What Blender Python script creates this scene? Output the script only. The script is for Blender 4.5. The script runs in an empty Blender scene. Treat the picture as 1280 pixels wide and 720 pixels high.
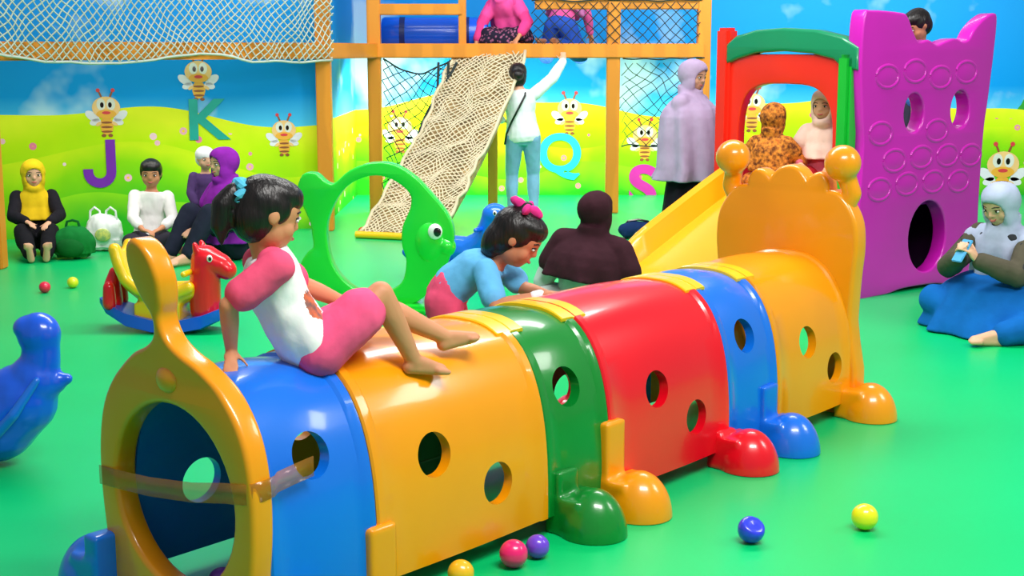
import bpy, bmesh, math, random
from mathutils import Vector as V, Matrix, noise as mnoise
from math import sin, cos, pi, radians as R, atan2, sqrt
random.seed(7)
SC = bpy.context.scene
COL = SC.collection
try:
    SC.view_settings.view_transform = 'Standard'
except Exception:
    pass
CAMH = 1.5; F = 1750.0; PITCH = math.atan(298 / 1750)

def ray(u, v):
    x = (u - 640) / F; y = (360 - v) / F
    return V((x, cos(PITCH) + y * sin(PITCH), y * cos(PITCH) - sin(PITCH)))
def G(u, v, z=0.0):
    r = ray(u, v); t = (z - CAMH) / r.z
    return V((r.x * t, r.y * t, z))
def AT(u, v, Y):
    r = ray(u, v); t = Y / r.y
    return V((r.x * t, Y, CAMH + r.z * t))
def ON(u, v, p0, n):
    r = ray(u, v); o = V((0, 0, CAMH))
    t = (V(p0) - o).dot(n) / r.dot(n)
    return o + r * t

# ------------------------------------------------------------------ materials
def lin(c):
    return tuple(((x / 255) / 12.92 if x / 255 <= .04045 else ((x / 255 + .055) / 1.055) ** 2.4) for x in c) + (1,)
def nd(nt, typ, **kw):
    n = nt.nodes.new(typ)
    for k, v in kw.items():
        setattr(n, k, v)
    return n
MATS = {}
def mat(name, col, rough=.45, spec=.4, var=.12, scale=6, bump=0.0, bscale=40, col2=None, tex='noise', coat=0, alpha=1, vsc=None):
    if name in MATS: return MATS[name]
    m = bpy.data.materials.new(name); m.use_nodes = True
    nt = m.node_tree; b = nt.nodes['Principled BSDF']
    b.inputs['Roughness'].default_value = rough
    b.inputs['Specular IOR Level'].default_value = spec
    if coat: b.inputs['Coat Weight'].default_value = coat; b.inputs['Coat Roughness'].default_value = .08
    if alpha < 1: b.inputs['Alpha'].default_value = alpha
    tc = nd(nt, 'ShaderNodeTexCoord'); vec = tc.outputs['Object']
    if vsc:
        mp = nd(nt, 'ShaderNodeMapping'); mp.inputs['Scale'].default_value = vsc; nt.links.new(vec, mp.inputs['Vector']); vec = mp.outputs[0]
    c1 = lin(col); c2 = lin(col2) if col2 else tuple(x * (1 - var) for x in c1[:3]) + (1,)
    if tex == 'noise':
        t = nd(nt, 'ShaderNodeTexNoise'); t.inputs['Scale'].default_value = scale; t.inputs['Detail'].default_value = 3
        out = t.outputs['Fac']; lo, hi = .35, .65
    elif tex == 'voronoi':
        t = nd(nt, 'ShaderNodeTexVoronoi'); t.inputs['Scale'].default_value = scale
        out = t.outputs['Distance']; lo, hi = .3, .45
    else:
        t = nd(nt, 'ShaderNodeTexWave'); t.inputs['Scale'].default_value = scale; t.inputs['Distortion'].default_value = 3
        out = t.outputs['Fac']; lo, hi = .3, .7
    nt.links.new(vec, t.inputs['Vector'])
    r = nd(nt, 'ShaderNodeValToRGB')
    r.color_ramp.elements[0].position = lo; r.color_ramp.elements[1].position = hi
    r.color_ramp.elements[0].color = c2; r.color_ramp.elements[1].color = c1
    nt.links.new(out, r.inputs['Fac']); nt.links.new(r.outputs['Color'], b.inputs['Base Color'])
    if bump:
        t2 = nd(nt, 'ShaderNodeTexNoise'); t2.inputs['Scale'].default_value = bscale; t2.inputs['Detail'].default_value = 4
        nt.links.new(vec, t2.inputs['Vector'])
        bp = nd(nt, 'ShaderNodeBump'); bp.inputs['Strength'].default_value = bump; bp.inputs['Distance'].default_value = .02
        nt.links.new(t2.outputs['Fac'], bp.inputs['Height']); nt.links.new(bp.outputs['Normal'], b.inputs['Normal'])
    MATS[name] = m
    return m
def plastic(name, col, **k): return mat(name, col, rough=.28, spec=.45, var=.06, scale=3, bump=.015, bscale=90, coat=.45, **k)
def cloth(name, col, **k):
    k.setdefault('var', .16); k.setdefault('scale', 9)
    return mat(name, col, rough=.85, spec=.12, bump=.1, bscale=30, **k)
def skinm(name, col): return mat(name, col, rough=.5, spec=.3, var=.08, scale=8, bump=.02, bscale=120)

ORANGE = plastic('orange_plastic', (246, 152, 4)); YELLOW = plastic('yellow_plastic', (248, 198, 12))
BLUE = plastic('blue_plastic', (10, 112, 228)); GREEN = plastic('green_plastic', (4, 128, 42))
RED = plastic('red_plastic', (240, 6, 30)); PURPLE = plastic('purple_plastic', (210, 24, 184))
SLIDE = plastic('slide_plastic', (250, 170, 14)); ROOF = plastic('roof_plastic', (12, 132, 88))
LIME = plastic('lime_plastic', (30, 212, 54)); DBLUE = plastic('deep_blue_plastic', (10, 92, 232))
REDO = plastic('red_orange_plastic', (240, 42, 24)); WHITE = plastic('white_plastic', (240, 240, 240)); BLACK = plastic('black_plastic', (16, 14, 16))
PURPSHADE = plastic('purple_shade_plastic', (50, 6, 54)); PGREEN = plastic('post_green_plastic', (18, 176, 50))  # the dark purple is shade colour for the panels behind the castle hole
WOOD = mat('amber_wood', (226, 142, 40), rough=.45, tex='wave', scale=1.4, var=.14, bump=.06)
SKIN = skinm('skin_warm', (208, 142, 104)); SKIN2 = skinm('skin_tan', (202, 136, 100)); SKIN3 = skinm('skin_light', (228, 174, 142))
HAIR = mat('black_hair', (9, 7, 8), col2=(28, 21, 21), rough=.38, spec=.45, scale=60, bump=.3, bscale=60, vsc=(1, 1, .12))
EYEW = mat('eye_white', (232, 228, 224), rough=.25); IRIS = mat('eye_dark', (24, 14, 10), rough=.15); LIP = mat('lip', (196, 94, 92), rough=.45)

# ------------------------------------------------------------------ object helpers
PEND = []
def link(o): PEND.append(o); return o
def now(o): COL.objects.link(o); return o
def tag(o, label, cat, group=None, kind=None):
    o['label'] = label; o['category'] = cat
    if group: o['group'] = group
    if kind: o['kind'] = kind
    return o
def empty(name, loc=(0, 0, 0), rz=0):
    o = bpy.data.objects.new(name, None); o.empty_display_size = .1
    o.location = loc; o.rotation_euler = (0, 0, rz); return link(o)
def obj_from_mesh(name, me, m, parent=None, label=None, sharp=40):
    me.polygons.foreach_set('use_smooth', [True] * len(me.polygons))
    if sharp:
        try: me.set_sharp_from_angle(angle=R(sharp))
        except Exception: pass
    me.name = name
    if m is not None:
        ms = m if isinstance(m, (list, tuple)) else [m]
        if len(me.materials): me.materials.clear()
        for x in ms: me.materials.append(x)
    o = bpy.data.objects.new(name, me); link(o)
    if parent: o.parent = parent
    if label: o['label'] = label
    return o
def build(name, bm, m, parent=None, label=None, sharp=40):
    bmesh.ops.recalc_face_normals(bm, faces=bm.faces)
    me = bpy.data.meshes.new(name); bm.to_mesh(me); bm.free()
    return obj_from_mesh(name, me, m, parent, label, sharp)
def evalmesh(o):
    dg = bpy.context.evaluated_depsgraph_get()
    return bpy.data.meshes.new_from_object(o.evaluated_get(dg))

def rotto(d):
    return V((0, 0, 1)).rotation_difference(V(d).normalized()).to_matrix().to_4x4()
def add_ell(bm, c, r, M=None, seg=20, ring=12):
    if not isinstance(r, (tuple, list, V)): r = (r, r, r)
    T = Matrix.Translation(V(c)) @ (M.to_4x4() if M else Matrix()) @ Matrix.Diagonal((r[0], r[1], r[2], 1))
    bmesh.ops.create_uvsphere(bm, u_segments=seg, v_segments=ring, radius=1, matrix=T)
def add_cap(bm, p0, r0, p1, r1, seg=14):
    p0 = V(p0); p1 = V(p1); d = p1 - p0
    add_ell(bm, p0, r0, seg=seg, ring=10); add_ell(bm, p1, r1, seg=seg, ring=10)
    if d.length > 1e-5:
        T = Matrix.Translation((p0 + p1) / 2) @ rotto(d)
        bmesh.ops.create_cone(bm, cap_ends=True, segments=seg, radius1=r0, radius2=r1, depth=d.length, matrix=T)
def add_chain(bm, pts, rs):
    for i in range(len(pts) - 1): add_cap(bm, pts[i], rs[i], pts[i + 1], rs[i + 1])
def add_box(bm, c, s, M=None, bev=0):
    b2 = bmesh.new(); bmesh.ops.create_cube(b2, size=1, matrix=Matrix.Diagonal((s[0], s[1], s[2], 1)))
    if bev: bmesh.ops.bevel(b2, geom=b2.edges[:], offset=bev, segments=2, affect='EDGES')
    b2.transform(Matrix.Translation(V(c)) @ (M.to_4x4() if M else Matrix()))
    merge(bm, b2)
def merge(bm, b2):
    me = bpy.data.meshes.new('t'); b2.to_mesh(me); b2.free(); bm.from_mesh(me); bpy.data.meshes.remove(me)
def add_loft(bm, rings, cap=True):
    vs = [[bm.verts.new(p) for p in r] for r in rings]
    n = len(vs[0])
    for a, b in zip(vs, vs[1:]):
        for i in range(n): bm.faces.new((a[i], a[(i + 1) % n], b[(i + 1) % n], b[i]))
    if cap: bm.faces.new(vs[0][::-1]); bm.faces.new(vs[-1])
def ring(c, ax, ay, rx, ry, n=20):
    return [V(c) + V(ax) * (rx * cos(2 * pi * i / n)) + V(ay) * (ry * sin(2 * pi * i / n)) for i in range(n)]
def ringf(c, ax, ay, rx, ry, amp=0.0, k=9, ph=0.0, n=72):
    out = []
    for i in range(n):
        t = 2 * pi * i / n; q = 1 + amp * (sin(k * t + ph) + .5 * sin((k + 4) * t + 2.1 * ph + 1))
        out.append(V(c) + V(ax) * (rx * q * cos(t)) + V(ay) * (ry * q * sin(t)))
    return out
def add_tube(bm, pts, r, n=6, closed=False):
    pts = [V(p) for p in pts]; rings = []
    up = V((0, 0, 1))
    for i, p in enumerate(pts):
        a = pts[max(i - 1, 0)]; b = pts[min(i + 1, len(pts) - 1)]
        t = (b - a).normalized()
        x = t.cross(up)
        if x.length < .05: x = t.cross(V((1, 0, 0)))
        x.normalize(); y = x.cross(t)
        rr = r[i] if isinstance(r, (list, tuple)) else r
        rings.append(ring(p, x, y, rr, rr, n))
    add_loft(bm, rings)
def smooth_loop(pts, k=6):
    out = []; n = len(pts); P = [V((p[0], p[1], 0)) for p in pts]
    for i in range(n):
        a, b, c, d = P[i - 1], P[i], P[(i + 1) % n], P[(i + 2) % n]
        for j in range(k):
            t = j / k
            q = .5 * ((2 * b) + (c - a) * t + (2 * a - 5 * b + 4 * c - d) * t * t + (3 * b - a - 3 * c + d) * t ** 3)
            out.append((q.x, q.y))
    return out
def oval(cx, cy, rx, ry, n=32):
    return [(cx + rx * cos(2 * pi * i / n), cy + ry * sin(2 * pi * i / n)) for i in range(n)]
def plate(loops, thick, bev=.012, M=None):
    cu = bpy.data.curves.new('c', 'CURVE'); cu.dimensions = '2D'; cu.fill_mode = 'BOTH'
    cu.extrude = max(thick / 2 - bev, .001); cu.bevel_depth = bev; cu.bevel_resolution = 3
    for lp in loops:
        s = cu.splines.new('POLY'); s.points.add(len(lp) - 1); s.use_cyclic_u = True
        for p, q in zip(s.points, lp): p.co = (q[0], q[1], 0, 1)
    o = bpy.data.objects.new('c', cu); now(o)
    me = evalmesh(o); bpy.data.objects.remove(o)
    bm = bmesh.new(); bm.from_mesh(me); bpy.data.meshes.remove(me)
    bmesh.ops.remove_doubles(bm, verts=bm.verts, dist=.0005)
    if M: bm.transform(M)
    return bm
def MXZ(off=(0, 0, 0)): return Matrix.Translation(V(off)) @ Matrix(((1, 0, 0, 0), (0, 0, -1, 0), (0, 1, 0, 0), (0, 0, 0, 1)))
def MYZ(off=(0, 0, 0)): return Matrix.Translation(V(off)) @ Matrix(((0, 0, 1, 0), (1, 0, 0, 0), (0, 1, 0, 0), (0, 0, 0, 1)))
def vox(bm, name, m, parent=None, vs=.008, sm=4, wr=0, wf=14, spots=None, label=None, wz=.55, floor=None, post=None):
    me = bpy.data.meshes.new(name); bm.to_mesh(me); bm.free()
    o = bpy.data.objects.new('t', me); now(o)
    md = o.modifiers.new('r', 'REMESH'); md.mode = 'VOXEL'; md.voxel_size = vs; md.use_smooth_shade = True
    s = o.modifiers.new('s', 'SMOOTH'); s.factor = .5; s.iterations = sm
    me2 = evalmesh(o); bpy.data.objects.remove(o); bpy.data.meshes.remove(me)
    if wr:
        ns = [v.normal.copy() for v in me2.vertices]
        for v, n in zip(me2.vertices, ns):
            c = v.co
            v.co = c + n * wr * (mnoise.noise(V((c.x * wf, c.y * wf, c.z * wf * wz))) + .4 * mnoise.noise(V((c.x * wf * 2.2, c.y * wf * 2.2, c.z * wf * 2.2 * wz))))
    if floor is not None:
        for v in me2.vertices:
            if v.co.z < floor: v.co.z = floor
    if post: post(me2)
    ms = [m]
    if spots:
        for k, (c, r, mm) in enumerate(spots):
            ms.append(mm)
            for p in me2.polygons:
                d = (p.center - V(c)).length
                if d < r * (.8 + .35 * mnoise.noise(p.center * 30)): p.material_index = k + 1
    return obj_from_mesh(name, me2, ms, parent, label, sharp=0)

# ------------------------------------------------------------------ camera, light
cam = bpy.data.cameras.new('camera'); cam.lens = F / 1280 * 36; cam.sensor_width = 36; cam.clip_end = 100
co = bpy.data.objects.new('camera', cam); now(co); co.location = (0, 0, CAMH); co.rotation_euler = (pi / 2 - PITCH, 0, 0)
SC.camera = co
w = bpy.data.worlds.new('world'); SC.world = w; w.use_nodes = True
w.node_tree.nodes['Background'].inputs[0].default_value = (.92, .97, 1, 1); w.node_tree.nodes['Background'].inputs[1].default_value = .29
def area(loc, sx, sy, p, rot=(0, 0, 0), col=(1, 1, 1)):
    l = bpy.data.lights.new('room_and_fill_lamp', 'AREA'); l.shape = 'RECTANGLE'; l.size = sx; l.size_y = sy; l.energy = p; l.color = col
    o = bpy.data.objects.new('room_and_fill_lamp', l); link(o); o.location = loc; o.rotation_euler = rot
area((1.2, 2.2, 4.0), 2.4, .8, 218, (R(14), 0, 0), (1, .98, .94)); area((0, 7.6, 4.2), 5.0, 1.0, 292, (0, 0, 0), (1, .99, .96)); area((0, 11.0, 3.6), 7, 1.0, 150, (R(38), 0, 0))
area((.2, 13.5, 1.38), 3.0, .3, 64, (R(28), 0, 0), (1, .98, .8)); area((-1.0, 13.7, 1.38), .6, .5, 42, (R(16), 0, 0), (1, 1, .84)); area((-3.2, 10.3, 1.38), 2.4, .25, 13, (R(20), 0, R(17)), (1, .98, .9)); area((3.6, 12.2, 2.6), 3, .6, 72, (R(60), 0, 0))  # lamps under the decks, the small one and the last added as wall fill
area((4.6, 4.6, 3.4), 1.4, 1.4, 105, (R(50), 0, R(22)), (1, .97, .94))  # added fill aimed at the castle panel, no ceiling fixture

# ------------------------------------------------------------------ setting
bm = bmesh.new(); add_box(bm, (0, 6.5, -.05), (16, 18, .1)); fl = build('floor', bm, mat('green_foam_floor', (4, 198, 112), rough=.34, spec=.3, col2=(4, 188, 102), scale=.7, bump=.03, bscale=200)); fl['kind'] = 'structure'

def mural_mat(name, phase):
    m = bpy.data.materials.new(name); m.use_nodes = True; nt = m.node_tree; L = nt.links
    b = nt.nodes['Principled BSDF']; b.inputs['Roughness'].default_value = .6; b.inputs['Specular IOR Level'].default_value = .1
    tc = nd(nt, 'ShaderNodeTexCoord'); sp = nd(nt, 'ShaderNodeSeparateXYZ'); L.new(tc.outputs['Object'], sp.inputs[0])
    def M(op, a, b_=None):
        n = nd(nt, 'ShaderNodeMath', operation=op)
        for i, x in enumerate((a, b_)):
            if x is None: continue
            if isinstance(x, (int, float)): n.inputs[i].default_value = x
            else: L.new(x, n.inputs[i])
        return n.outputs[0]
    def MIX(f, a, b_):
        n = nd(nt, 'ShaderNodeMix', data_type='RGBA'); L.new(f, n.inputs[0])
        for i, x in ((6, a), (7, b_)):
            if isinstance(x, tuple): n.inputs[i].default_value = lin(x)
            else: L.new(x, n.inputs[i])
        return n.outputs[2]
    X, Z = sp.outputs['X'], sp.outputs['Z']
    def hill(f1, a1, f2, a2, base, ph):
        return M('ADD', M('ADD', M('MULTIPLY', M('SINE', M('ADD', M('MULTIPLY', X, f1), ph)), a1), M('MULTIPLY', M('SINE', M('ADD', M('MULTIPLY', X, f2), ph * 2)), a2)), base)
    d = M('SUBTRACT', hill(1.6, .09, 4.3, .035, .94, phase), Z)
    d2 = M('SUBTRACT', hill(2.1, .13, 3.3, .05, .62, phase + 1.7), Z)
    d3 = M('SUBTRACT', hill(2.6, .08, 5.3, .03, .26, phase + 3.1), Z)
    def ramp(fac, els):
        r = nd(nt, 'ShaderNodeValToRGB'); cr = r.color_ramp
        while len(cr.elements) < len(els): cr.elements.new(.5)
        for e, (p, c) in zip(cr.elements, els): e.position = p; e.color = lin(c)
        L.new(fac, r.inputs[0]); return r.outputs[0]
    def tex(typ, sc, det=None):
        t = nd(nt, typ); t.inputs['Scale'].default_value = sc
        if det: t.inputs['Detail'].default_value = det
        L.new(tc.outputs['Object'], t.inputs['Vector']); return t
    nz = tex('ShaderNodeTexNoise', 1.7, 3)
    nn = M('MULTIPLY', M('SUBTRACT', nz.outputs['Fac'], .5), .5)
    mead = ramp(M('ADD', d, nn), [(0, (236, 240, 46)), (.22, (196, 232, 18)), (.62, (138, 216, 20))])
    mead2 = ramp(M('ADD', d2, nn), [(0, (210, 234, 30)), (.18, (144, 216, 20)), (.5, (76, 192, 32))])
    mead3 = ramp(M('ADD', d3, nn), [(0, (150, 220, 34)), (.25, (50, 180, 40))])
    cl = tex('ShaderNodeTexNoise', 1.1, 4)
    sky0 = ramp(M('MULTIPLY', M('SUBTRACT', Z, .8), .9), [(0, (90, 204, 248)), (.3, (10, 148, 232)), (1, (30, 150, 230))])
    sky = MIX(ramp(cl.outputs['Fac'], [(.54, (0, 0, 0)), (.66, (225, 225, 225))]), sky0, (204, 232, 250))
    x5 = M('SUBTRACT', X, 5.75); dt = M('SUBTRACT', M('SUBTRACT', M('ADD', 1.28, M('MULTIPLY', M('SUBTRACT', cl.outputs['Fac'], .5), .9)), M('MULTIPLY', M('MULTIPLY', x5, x5), 1.6)), Z)
    sky = MIX(M('GREATER_THAN', dt, 0), sky, ramp(M('ADD', dt, nn), [(0, (60, 160, 60)), (.4, (20, 104, 60))]))
    vo = tex('ShaderNodeTexVoronoi', 5.2)
    fm = M('MULTIPLY', M('LESS_THAN', vo.outputs['Distance'], .16), M('GREATER_THAN', d, .1))
    fc = M('LESS_THAN', vo.outputs['Distance'], .055)
    fr = ramp(vo.outputs['Color'], [(0, (240, 60, 130)), (.5, (250, 210, 230)), (1, (230, 40, 80))])
    col = MIX(M('GREATER_THAN', d, 0), sky, mead); col = MIX(M('GREATER_THAN', d2, 0), col, mead2); col = MIX(M('GREATER_THAN', d3, 0), col, mead3)
    col = MIX(fm, col, fr); col = MIX(M('MULTIPLY', fm, fc), col, (250, 210, 40))
    L.new(col, b.inputs['Base Color'])
    return m
def wall(name, a, b, ph, th=.1, h=3.4):
    a = V((a[0], a[1], 0)); b = V((b[0], b[1], 0)); d = (b - a); n = V((-d.y, d.x, 0)).normalized()
    bm = bmesh.new(); vs = []
    for z in (0, h):
        for p in (a, b, b + n * th, a + n * th): vs.append(bm.verts.new(p + V((0, 0, z))))
    for f in ((0, 1, 2, 3), (4, 5, 6, 7), (0, 1, 5, 4), (1, 2, 6, 5), (2, 3, 7, 6), (3, 0, 4, 7)): bm.faces.new([vs[i] for i in f])
    o = build(name, bm, mural_mat(name + '_mural', ph)); o['kind'] = 'structure'; return o
WL = ((-5.2, 10.75), (-1.62, 11.85)); BY = 14.6
wl = wall('wall_left', *WL, .6); wr_ = wall('wall_return', (-1.62, 11.85), (-1.62, BY), 1.4); wb = wall('wall_back', (-1.62, BY), (7.5, BY), 2.2)
nL = V((WL[1][1] - WL[0][1], -(WL[1][0] - WL[0][0]), 0)).normalized(); exL = V((WL[1][0] - WL[0][0], WL[1][1] - WL[0][1], 0)).normalized()
nB = V((0, -1, 0)); exB = V((1, 0, 0))
def onL(u, v): return ON(u, v, (WL[0][0], WL[0][1], 0), nL)
def onB(u, v): return ON(u, v, (0, BY, 0), nB)
BEEM = [mat('bee_orange', (248, 176, 60)), mat('bee_brown', (150, 84, 44)), mat('bee_face', (252, 200, 136)), mat('bee_wing', (236, 230, 246)), EYEW, IRIS, mat('bee_red', (225, 60, 70))]
def bee(p, ex, n, s, par, flip=1):
    bm = bmesh.new()
    def disc(x, y, rx, ry, a, lay, mi):
        vs = []
        for i in range(24):
            t = 2 * pi * i / 24; px, py = rx * cos(t), ry * sin(t)
            qx, qy = x + px * cos(a) - py * sin(a), y + px * sin(a) + py * cos(a)
            vs.append(bm.verts.new(p + ex * (qx * s * flip) + V((0, 0, qy * s)) + n * (.003 + .001 * lay)))
        f = bm.faces.new(vs); f.material_index = mi
    for sx in (-1, 1):
        disc(sx * .42, .0, .24, .13, sx * .6, 0, 3); disc(sx * .34, -.18, .17, .1, -sx * .3, 0, 3)
        disc(sx * .16, .66, .03, .14, -sx * .4, 1, 1); disc(sx * .22, .79, .06, .06, 0, 2, 6)
    disc(0, -.3, .2, .28, 0, 1, 0)
    for y in (-.2, -.34, -.48): disc(0, y, .17, .035, 0, 2, 1)
    disc(0, .26, .42, .34, 0, 3, 2); disc(0, .06, .3, .14, 0, 4, 0)
    for sx in (-1, 1):
        disc(sx * .15, .36, .13, .18, 0, 4, 4); disc(sx * .12, .34, .055, .085, 0, 5, 5); disc(sx * .1, -.6, .07, .05, 0, 2, 1); disc(sx * .24, -.24, .1, .05, sx * -.6, 2, 2)
    disc(0, .1, .13, .05, 0, 5, 6)
    return build('painted_bee', bm, BEEM, par, label='cartoon bee painted on the wall', sharp=0)
for (u, v, s) in ((133, 145, .26), (248, 100, .26), (355, 172, .24)): bee(onL(u, v), exL, nL, s, wl)
for (u, v, s) in ((500, 168, .3), (712, 145, .3), (806, 178, .3), (1253, 218, .4), (940, 140, .32)): bee(onB(u, v), exB, nB, s, wb)
def letter(ch, p, ex, n, size, m, par, off=.03, kx=1.1):
    cu = bpy.data.curves.new('t', 'FONT'); cu.body = ch; cu.size = size; cu.extrude = .002; cu.offset = off; cu.align_x = 'CENTER'; cu.align_y = 'CENTER'
    o = bpy.data.objects.new('t', cu); now(o); me = evalmesh(o); bpy.data.objects.remove(o)
    me.transform(Matrix.Translation(p + n * .010) @ Matrix(((ex.x * kx, 0, n.x, 0), (ex.y * kx, 0, n.y, 0), (0, 1, 0, 0), (0, 0, 0, 1))))
    obj_from_mesh('painted_letter', me, m, par, label='letter %s painted on the wall' % ch)
bm = bmesh.new(); jp = [(.055, .19), (.055, .1), (.055, 0), (.055, -.07)] + [(-.035 + .09 * cos(a), -.07 - .09 * sin(a)) for a in [pi * i / 10 for i in range(1, 11)]] + [(-.125, -.045)]
pj = onL(130, 204)
cu_ = []
for i, (x, y) in enumerate(jp):
    a = jp[max(i - 1, 0)]; b = jp[min(i + 1, len(jp) - 1)]; dx, dy = b[0] - a[0], b[1] - a[1]; l_ = sqrt(dx * dx + dy * dy); wd_ = .038
    cu_.append([pj + exL * (x - dy / l_ * k * wd_) + V((0, 0, y + dx / l_ * k * wd_)) + nL * z for k, z in ((-1, .004), (1, .004), (1, .010), (-1, .010))])
add_loft(bm, cu_); build('painted_letter', bm, mat('let_purple', (124, 36, 184)), wl, 'letter J painted on the wall')
letter('K', onL(258, 152), exL, nL, .46, mat('let_teal', (14, 168, 160)), wl, .010)
letter('Q', onB(700, 194), exB, nB, .56, mat('let_cyan', (40, 206, 252)), wb, .012, 1.0)
letter('S', onB(803, 236), exB, nB, .6, mat('let_magenta', (214, 44, 176)), wb, .022, 1.05)

# ------------------------------------------------------------------ play platform
FY = 13.0
cf = tag(empty('play_platform', (0, FY, 0)), 'amber wooden raised play platform on posts along the back wall', 'play platform')
def bar(name, a, b, sx, sz, par=cf, m=WOOD, bev=.008):
    a = V(a); b = V(b); d = b - a
    M = rotto(d) if abs(d.normalized().z) > .9 else Matrix.Rotation(atan2(d.y, d.x), 4, 'Z') @ Matrix.Rotation(-atan2(d.z, sqrt(d.x ** 2 + d.y ** 2)), 4, 'Y')
    bm = bmesh.new()
    if abs(d.normalized().z) > .9: add_box(bm, (a + b) / 2, (sx, sx, d.length), M, bev)
    else: add_box(bm, (a + b) / 2, (d.length, sx, sz), M, bev)
    bm.transform(Matrix.Translation(-par.location))
    return build(name, bm, m, par)
def gx(u, Y): return AT(u, 200, Y).x
PL = V((-3.58, 9.62, 0)); PM = V((gx(408, 11.75), 11.7, 0)); PA = V((gx(470, FY), FY, 0)); PB = V((gx(765, FY), FY, 0)); PC = V((gx(876, FY), FY, 0))
for p in (PL, PM, PA, PB, PC): bar('post', p, p + V((0, 0, 2.6)), .12, .12)
for a, b in ((PL, PM), (PM, PA), (PA, PC)): bar('beam', a + V((0, -.03, 1.49)), b + V((0, -.03, 1.49)), .1, .13)
px = gx(579, FY)
bar('post', (px, FY, 1.5), (px, FY, 2.6), .07, .07)
bar('rail', PA + V((0, -.02, 1.86)), (px, FY - .02, 1.86), .06, .1); bar('rail', (gx(668, FY), FY - .02, 1.91), PC + V((0, -.02, 1.91)), .06, .1)
bar('support_leg', G(616, 262), (gx(616, 12.9), 12.95, 1.4), .09, .09)
bm = bmesh.new()
vs = [V((PA.x, FY, 0)), V((PC.x, FY, 0)), V((PC.x, BY, 0)), V((-1.5, BY, 0)), V((-1.5, FY, 0))]
add_loft(bm, [[p + V((0, 0, z)) - cf.location for p in vs] for z in (1.44, 1.5)]); build('deck', bm, mat('deck_board', (190, 140, 80), tex='wave', scale=2), cf)
bm = bmesh.new(); vs = [PL, PM, V((-1.7, 11.72, 0)), V((-4.6, 10.8, 0)), V((-5, 9.62, 0))]
add_loft(bm, [[p + V((0, 0, z)) - cf.location for p in vs] for z in (1.44, 1.5)]); build('deck', bm, MATS['deck_board'], cf)

def net(name, label, fn, w, h, cell, r, m, nsub=3):
    bm = bmesh.new()
    for i in range(-int(h / cell), int(w / cell) + 1):
        for sgn in (1, -1):
            pts = []
            x0 = i * cell
            for j in range(int(h / cell * nsub) + 1):
                b = j * cell / nsub
                a = x0 + b if sgn > 0 else x0 + h - b
                if -1e-6 <= a <= w: pts.append(fn(a, b))
            if len(pts) > 1: add_tube(bm, pts, r, 4)
    for b in (0, h):
        add_tube(bm, [fn(w * i / 30, b) for i in range(31)], r * 1.8, 5)
    return tag(build(name, bm, m, None, sharp=0), label, 'net')
NETW = mat('white_rope', (190, 200, 190), rough=.9); NETK = mat('dark_rope', (44, 54, 54), rough=.9)
dL = (PM - PL); wL = dL.length; uL = dL.normalized(); nnL = V((uL.y, -uL.x, 0))
def fL(a, b):
    q = b / .98
    j = V((.035 * mnoise.noise(V((a * 5, b * 5, 0))), .02 * mnoise.noise(V((a * 5, b * 5, 4))), .04 * mnoise.noise(V((a * 4, b * 4, 8)))))
    return PL + uL * a + nnL * (.10 + .06 * sin(3 * a) * sin(pi * q)) + V((0, 0, 1.48 - .08 * abs(sin(a * 1.9)) * (1 - q) + b)) + j
net('safety_net', 'pale grey rope net sagging over the beam of the left platform', fL, wL, .98, .064, .0056, NETW)
def fK1(a, b): return PA + V((.1 + a * .95 + .06 * mnoise.noise(V((a * 5, b * 4, 2))), -.1 - .07 * sin(4 * a + b) - .35 * (1.35 - b) * .5, .12 + b - .12 * sin(a * 5) + .05 * mnoise.noise(V((a * 5, b * 4, 6)))))
net('safety_net', 'dark rope net hanging between the ramp and the left post', fK1, .62, 1.3, .1, .0045, NETK)
def fK2(a, b): return PB + V((.08 + a + .05 * mnoise.noise(V((a * 5, b * 4, 7))), -.08 + .1 * sin(5 * a + b * 3), .62 + b + .04 * mnoise.noise(V((a * 5, b * 5, 3)))))
net('safety_net', 'dark rope net hanging under the platform beside the standing woman', fK2, .75, .80, .11, .0035, NETK)
def fK3(a, b): return PB + V((-.75 + a, -.07, 1.52 + b + .03 * mnoise.noise(V((a * 4, b * 5, 3)))))
net('safety_net', 'dark rope net in the railing above the right end of the platform', fK3, 1.55, .42, .1, .004, NETK)

# ramp
rt = V((gx(612, 12.95), 12.93, 1.47)); rb = G(497, 300) + V((0, 0, .03)); rd = (rt - rb); side = V((rd.y, -rd.x, 0)).normalized(); side = (side * .85 + V((.15, 0, 0))).normalized()
ramp = tag(empty('climbing_ramp', rb), 'sloping beige climbing ramp covered with a knotted rope net', 'ramp')
rn = side.cross(rd).normalized()
if rn.z < 0: rn = -rn
bm = bmesh.new(); W2 = .34
def sag(t): return -.10 * sin(pi * t)
add_loft(bm, [[(side * sx * W2 + rd * t + rn * (z + sag(t))) for sx, z in ((-1, 0), (-.4, -.02), (.4, -.02), (1, 0), (1, -.05), (-1, -.05))] for t in [i / 12 for i in range(13)]])
build('ramp_board', bm, mat('tan_ramp', (196, 166, 112), rough=.4, scale=6, col2=(134, 114, 82), bump=.5), ramp)
bm = bmesh.new(); Lr = rd.length; c = .05
def rp(a, t, z=0):
    q = min(max(t / Lr, 0), 1)
    a2 = a + .05 * mnoise.noise(V((a * 7, t * 5, 1))); t2 = q + .028 * mnoise.noise(V((a * 7, t * 5, 5)))
    return side * a2 + rd * t2 + rn * (.008 + z + sag(q) + .025 * mnoise.noise(V((a * 7, t * 7, 9))))
for i in range(-15, int(Lr / c) + 1):
    for sg in (1, -1):
        pts = []
        for j in range(16):
            a = -W2 + j * 2 * W2 / 15; t = i * c + (a + W2 if sg > 0 else W2 - a)
            if 0 <= t <= Lr: pts.append(rp(a, t))
        if len(pts) > 1: add_tube(bm, pts, .0068, 5)
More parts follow.
